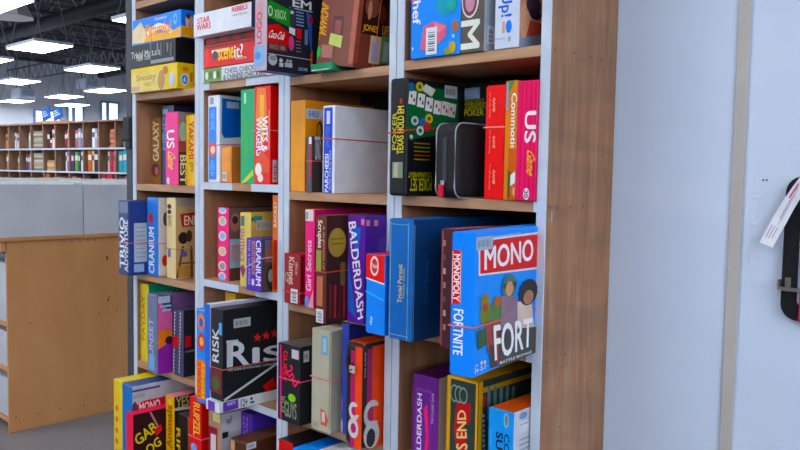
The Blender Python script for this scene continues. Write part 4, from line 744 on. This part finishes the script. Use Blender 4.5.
# rounded black and orange box with ring letters
q4 = GB('ring_letter_box', 'black and orange round-topped box with big grey ring letters on it, by the post', 344, 361.5, 450, 340, z, y0=-.052, X=1.044, w=.064, d=.27, h=.236, F='232226', R='26242a', T='d4602c', bev=.016, seg=5, tray=False)
q4.rect('F', (355, 347, 362, 460), 'e0602a').rect('F', (350.5, 350, 355, 460), 'a83c68').ell('F', (349, 402, 359.5, 420), 'c8c4c4').ell('F', (351.5, 406.5, 357, 415.5), 'a83c68').poly('F', [(355.5, 407), (361, 405), (361, 415), (355.5, 415)], 'e0602a').ell('F', (348.3, 418, 358.8, 438), 'c8c4c4').ell('F', (351, 423, 356.3, 433), 'a83c68')
q4.rect('R', (371.5, 345, 386, 470), 'd85c2a').rect('R', (366.5, 349, 371.5, 470), '9c3c60').ell('R', (363, 400, 380, 428), 'c4c0c0').ell('R', (367, 406.5, 376, 421), '9c3c60').poly('R', [(373, 406), (383, 404), (383, 420), (373, 421)], 'd85c2a').ell('R', (361.8, 421, 379, 455), 'c4c0c0').ell('R', (366, 428.5, 374.8, 447), '2c2a2e').text('R', 'THE GAME', (363.6, 352, 365.6, 378), 'b0a8a8', 90)
bm = bmesh.new()
for zz_ in (.16, ): tube(bm, [(.012, -.0015, .2), (.010, -.006, .185), (.02, -.008, .17), (.034, -.006, .176), (.03, -.0015, .19)], .0022)
link('carry_loop', bm, card('3c3c40', .5), q4.o); bm = bmesh.new(); add_box(bm, (.024, -.007, .168), (.042, -.0035, .184), 0, .001); link('loop_tag', bm, card('b8b0a8'), q4.o); q4.done()

# ---- unit 4, fourth row
z = shz(4, 5)
s1 = GB(G, 'purple box with pink ribbon, lower right bookcase in the dark', 409, 436, 470, 378, z, y0=-.012, X=1.214, w=.072, d=.22, h=.191, F='6c3484', R='b8b0a8', T='4c1c50', sub='5a2c6c')
s1.rect('F', (411.5, 384, 412.2, 470), 'b48cc0').rect('F', (416, 389, 431, 470), '7c4a94').rect('F', (417, 391.5, 430, 470), '6a3284').text('F', 'BALDERDASH', (417, 393, 421.5, 480), 'e6def0', 90).poly('F', [(424, 408), (428, 404), (429, 440), (427, 470), (424, 462), (426, 435)], 'd44c78').text('F', 'THE CLASSIC GAME', (432, 393, 434, 424), 'c8a8d0', 90).done()
s2 = GB(G, 'gold framed dark green box with red ribbon on its spine, lower right bookcase', 446.5, 478, 470, 376, z, y0=-.045, X=1.332, w=.078, d=.26, h=.215, F='c89c50', R='2c3834', T='b8904c', sub='a8823c')
s2.rect('F', (450, 381, 475, 480), '2f3a36').poly('F', [(457, 400), (471, 404), (470, 424), (464, 425), (470, 470), (460, 470), (454, 430)], 'a82c38').tq('F', "'S END", [(455.5, 452), (457.5, 410), (466, 410), (468, 452)], 'dcc48c')
for (a, b) in ((451, 384), (455, 382), (460, 386)): 
    u, v = s2.uv('F', a, b)
for k in range(3): s2.ell('F', (450.5+4.5*k, 384+1.5*k, 459+4.5*k, 402+k), '7c9088').ell('F', (451.5+4.5*k, 386+1.5*k, 458+4.5*k, 400+k), '2f3a36')
s2.rect('R', (478, 375, 482, 470), 'c09850').rect('R', (482, 379, 540, 384), 'b08a48').rect('R', (483, 396, 485.5, 407), 'a83a3c')
for k in range(5): s2.rect('R', (487+6*k, 386, 490+6*k, 420), '5c7470')
for k in range(9): s2.rect('R', (481.8, 414+5*k, 484, 417+5*k), '9cb0a8')
s2.done()
s3 = GB(G, 'bright blue box with black sideways letters and orange top, bottom right corner of the shelves', 487, 514, 480, 403.5, z, y0=-.048, X=1.4375, w=.058, d=.2, h=.176, F='2c94dc', R='c8ccd4', T='b85c40', sub='2884c8')
s3.ell('F', (504, 413, 509, 428), '9cb4bc').ell('F', (505, 415, 508, 426), '6c7c8c').text('F', 'COLD', (504, 434, 509, 470), '1c2c3c', -90).text('F', 'SUBS', (496, 432, 503, 466), '141c28', -90).text('F', 'ROMP', (490, 430, 492, 445), '6cb8e8', -90).ell('R', (519, 412, 527, 419), '7c98c4').rect('R', (519, 421, 529, 432), 'd8dce4').rect('R', (520, 423, 528, 424), '9098a8')
for k in range(3): s3.rect('R', (519, 437+5*k, 530, 439+5*k), '9ca4b0')
s3.done()

# ---- fifth row
z = shz(1, 6)
v1_ = GB(G, 'tall pale yellow box at the very bottom left, jutting past the bookcase edge', 113.3, 122, 470, 378.6, z, X=.052, w=.058, d=.28, F='dcc468', R='c8b458', T='d8c050', sub='c8b458')
for k in range(5): v1_.ell('F', (115.5, 405+11*k, 118.5, 411+11*k), 'c07850')
v1_.done()
v2_ = GB('property_game_box', 'blue box with grey and red side label behind the black word game, bottom left', 122, 131, 470, 383, z, X=.116, w=.062, d=.28, F='2c6cac', R='b4b8c0', T='2c4c7c', bev=.004, seg=3, tray=False)
v2_.rect('R', (131, 388, 160, 390), '3c5080').rect('R', (133, 394, 145, 398), '98a4ac').poly('R', [(131, 408), (143, 401), (165, 396), (165, 420), (131, 420)], 'b83440').text('R', 'MONO', (139, 401, 160, 410), 'e4dce0').ell('R', (131, 402, 137, 412), '4c4448').done()
v3_ = GB('word_game_box', 'black box with big yellow slanting letters and pink-red edges, bottom left', 125.5, 132, 470, 412, z, X=.183, w=.045, d=.25, F='d84458', R='2a1418', T='d8405c', sub='c83c50')
v3_.tq('R', 'GAB', [(133, 437), (153, 421), (158, 430), (138, 446)], 'd8c850').tq('R', 'LOG', [(140, 451), (158, 436), (162, 444), (145, 458)], 'd8c850').poly('R', [(133, 409), (142, 405), (146, 409), (137, 413)], 'd8ccd8').poly('R', [(149, 412), (151, 411), (160, 428), (158, 429)], 'a87c84').poly('R', [(154, 430), (161, 424), (162, 430), (156, 436)], 'c83844').done()
v4_ = GB(G, 'yellow box with black spotted side and pink top, bottom row of the left bookcase', 165.3, 174, 470, 394, z, X=.2345, w=.05, d=.2, F='d8a838', R='24201e', T='d88c9c')
v4_.text('F', 'Animals', (167, 405, 172, 448), '8c5c28', 90).ell('F', (168, 399, 172.5, 405), 'e8c840').text('R', 'YES', (176, 396, 189, 407), 'b8a878').poly('R', [(174.5, 408), (190, 406), (190, 409), (174.5, 411)], 'c8c0b8').done()
v5_ = GB(G, 'small black box with yellow sideways letters and orange side, bottom left', 176.5, 184, 470, 413, z, X=.2885, w=.06, d=.18, F='1c1a1a', R='b06844', T='3c3434')
v5_.text('F', 'RIFF', (172, 427, 180.5, 460), 'dcb840', -90).rect('R', (186, 414, 192, 430), 'c87850').done()
z = shz(2, 6)
v6_ = GB(G, 'bright red upright box with yellow sideways letters beneath the blue and orange box', 189, 203, 470, 386.5, z, X=.405, w=.062, d=.24, h=.262, F='d42c3c', R='b82430', T='e04454')
v6_.text('F', 'RUPZEL', (193.5, 403, 200, 436), 'e4c070', -90).ell('F', (191, 443, 197, 452), '7c9cd4').rect('F', (197, 388, 203, 400), 'dc6c3c').band(190, 435, 'd8808c').done()
v7_ = GB('tan_game_box', 'tan box with pale sticker and red framed picture below the purple and white box', 208, 221.5, 470, 410, z, X=.512, w=.06, d=.24, F='a88c74', R='b4b0b4', T='9c8470')
v7_.rect('F', (213, 411, 220, 422), 'd8cc9c').rect('F', (209, 427, 217.5, 460), '8c2c3c').rect('F', (211, 434, 216, 460), 'd0ccd0').text('R', 'wf', (226, 416, 232, 424), '6c6468').rect('R', (222, 432, 228, 438), '1c1c20').done()
v8_ = GB('tin_box', 'dark brown tin with white paper label at the bottom of the second bookcase', 230, 238, 470, 437, z, X=.63, w=.07, d=.2, F='4a2c20', R='44281e', T='5c3c2c', bev=.005, seg=3, tray=False)
v8_.sticker('R', (245, 440, 256, 449), 'c8c8cc').rect('F', (231, 440, 235, 450), 'c89c7c').done()
v9_ = GB('purple_game_box', 'small purple box standing behind the brown tin in the second bookcase', 241, 250, 440, 411, z, X=.577, w=.05, d=.19, F='5c3ca4', R='44308c', T='4c3494', tray=False)
v9_.text('F', 'BUZZ', (243, 416, 248, 436), '9c84dc', 90).done()
z = shz(3, 6)
x1_ = GB(G, 'black box with white lettering on top and red spine, bottom of third bookcase', 277.5, 286, 470, 438, z, X=.786, w=.06, d=.24, F='b82c38', R='2c1c20', T='1c1a1e', sub='8c2430')
x1_.text('T', 'SPLENDID', (283, 431, 298, 436), 'd8d4d0').rect('F', (278, 440, 279, 460), 'e4d4d4').done()
x2_ = GB(G, 'bright blue box lying low beneath the grey box, bottom of third bookcase', 292, 320, 470, 447, z, X=.86, w=.09, d=.22, F='2888e0', R='c8ccd0', T='2484dc', sub='1c6cc0')
x2_.poly('T', [(300, 449), (312, 444), (318, 449)], '3c9cf0').done()
x3_ = GB(G, 'white box edge beside the bright blue box, bottom of third bookcase', 318, 330, 470, 449, z, X=.955, w=.07, d=.22, F='c8c8cc', R='b8b8bc', T='c0c0c4', sub='9c8cb0'); x3_.done()

# ---- black holster on the wall at the right edge, with its hanging tag
a = hy(785, 176, D); b = hy(800, 320, D)
zt, zb_ = a.z, b.z; ho = empty('tool_holster', (1.885, D-.0005, zb_)); tag(ho, 'black wall holster with grey and pink tool at the right edge of the photo', 'holster')
H = zt-zb_; bm = bmesh.new(); pr_ = rrect(.06, H, .028, 8); v0 = [bm.verts.new((x-.03, -.001, y)) for x, y in pr_]; f = bm.faces.new(v0); g = bmesh.ops.extrude_face_region(bm, geom=[f])
bmesh.ops.translate(bm, verts=[q for q in g['geom'] if isinstance(q, bmesh.types.BMVert)], vec=(0, -.014, 0)); bmesh.ops.recalc_face_normals(bm, faces=bm.faces); link('holster_body', bm, card('1e1f23', .45), ho)
bm = bmesh.new(); g = bmesh.ops.create_cone(bm, cap_ends=True, segments=20, radius1=.011, radius2=.011, depth=.006); bmesh.ops.rotate(bm, verts=g['verts'], matrix=Matrix.Rotation(math.pi/2, 3, 'X')); bmesh.ops.translate(bm, verts=g['verts'], vec=(.006, -.018, H-.03)); link('hanging_ring', bm, card('b89ca4', .5), ho)
bm = bmesh.new(); add_box(bm, (-.002, -.026, .03), (.027, -.0155, H-.055), 0, .004, 2); tl = link('tool_grip', bm, card('8c94a4', .4), ho)
bm = bmesh.new(); add_box(bm, (.003, -.030, .0), (.025, -.0155, .05), 0, .004, 2); link('tool_tip', bm, card('c04a64', .5), ho)
bm = bmesh.new(); add_box(bm, (-.032, -.030, .052), (.028, -.0262, .058), 0, .001); add_box(bm, (-.033, -.030, .052), (-.0305, -.002, .07), 0, .001); add_box(bm, (-.024, -.018, .05), (-.014, -.0155, .074), 0, .001); link('metal_clip', bm, card('b4b0a8', .3, 0, 0, .9), ho)
tg = empty('hanging_tag', (1.872, D-.034, hy(800, 182, D).z)); tag(tg, 'long curved white paper tag hanging from the black holster', 'tag')
pts = [(806, 178), (798, 190), (789, 204), (781, 218), (773, 232), (766, 245)]; wd = [6, 7, 7.5, 8, 8, 8]; bm = bmesh.new(); L1 = []; L2 = []
for i, (x, y) in enumerate(pts):
    yy = D-.036+.014*math.sin(i/5*math.pi)*.6; nx, ny = (.80, .60) if i < 4 else (.93, .37)
    p = hy(x-nx*wd[i]*.9, y-ny*wd[i]*.9+0, yy)-Vector(tg.location); q = hy(x+nx*wd[i]*.9, y+ny*wd[i]*.9, yy)-Vector(tg.location); L1.append((p, q))
vs = [(bm.verts.new(p), bm.verts.new(q)) for p, q in L1]
fs = [bm.faces.new((vs[i][0], vs[i][1], vs[i+1][1], vs[i+1][0])) for i in range(5)]
g = bmesh.ops.extrude_face_region(bm, geom=fs); bmesh.ops.translate(bm, verts=[q for q in g['geom'] if isinstance(q, bmesh.types.BMVert)], vec=(0, .0006, 0)); bmesh.ops.recalc_face_normals(bm, faces=bm.faces)
link('paper_strip', bm, card('dcdfe8', .5), tg)
def strip(t0, t1, s0, s1, off):
    def P(t, s_):
        i = min(int(t*5), 4); f = t*5-i; p = L1[i][0].lerp(L1[i+1][0], f); q = L1[i][1].lerp(L1[i+1][1], f); return p.lerp(q, s_)+Vector((0, -off, 0))
    n = 5; top = [P(t0+(t1-t0)*k/n, s0) for k in range(n+1)]; bot = [P(t0+(t1-t0)*k/n, s1) for k in range(n+1)]; return top+bot[::-1]
bm = bmesh.new()
for q in ((.18, .62, .42, .47), (.25, .7, .55, .58), (.72, .9, .2, .26), (.72, .9, .4, .46), (.72, .88, .6, .66)): bm.faces.new([bm.verts.new(p) for p in strip(*q, .0005)])
link('tag_print', bm, card('b09aa8', .5), tg)
bm = bmesh.new(); bm.faces.new([bm.verts.new(p) for p in strip(.12, .34, .22, .32, .0005)]); link('red_print', bm, card('d0506c', .5), tg)
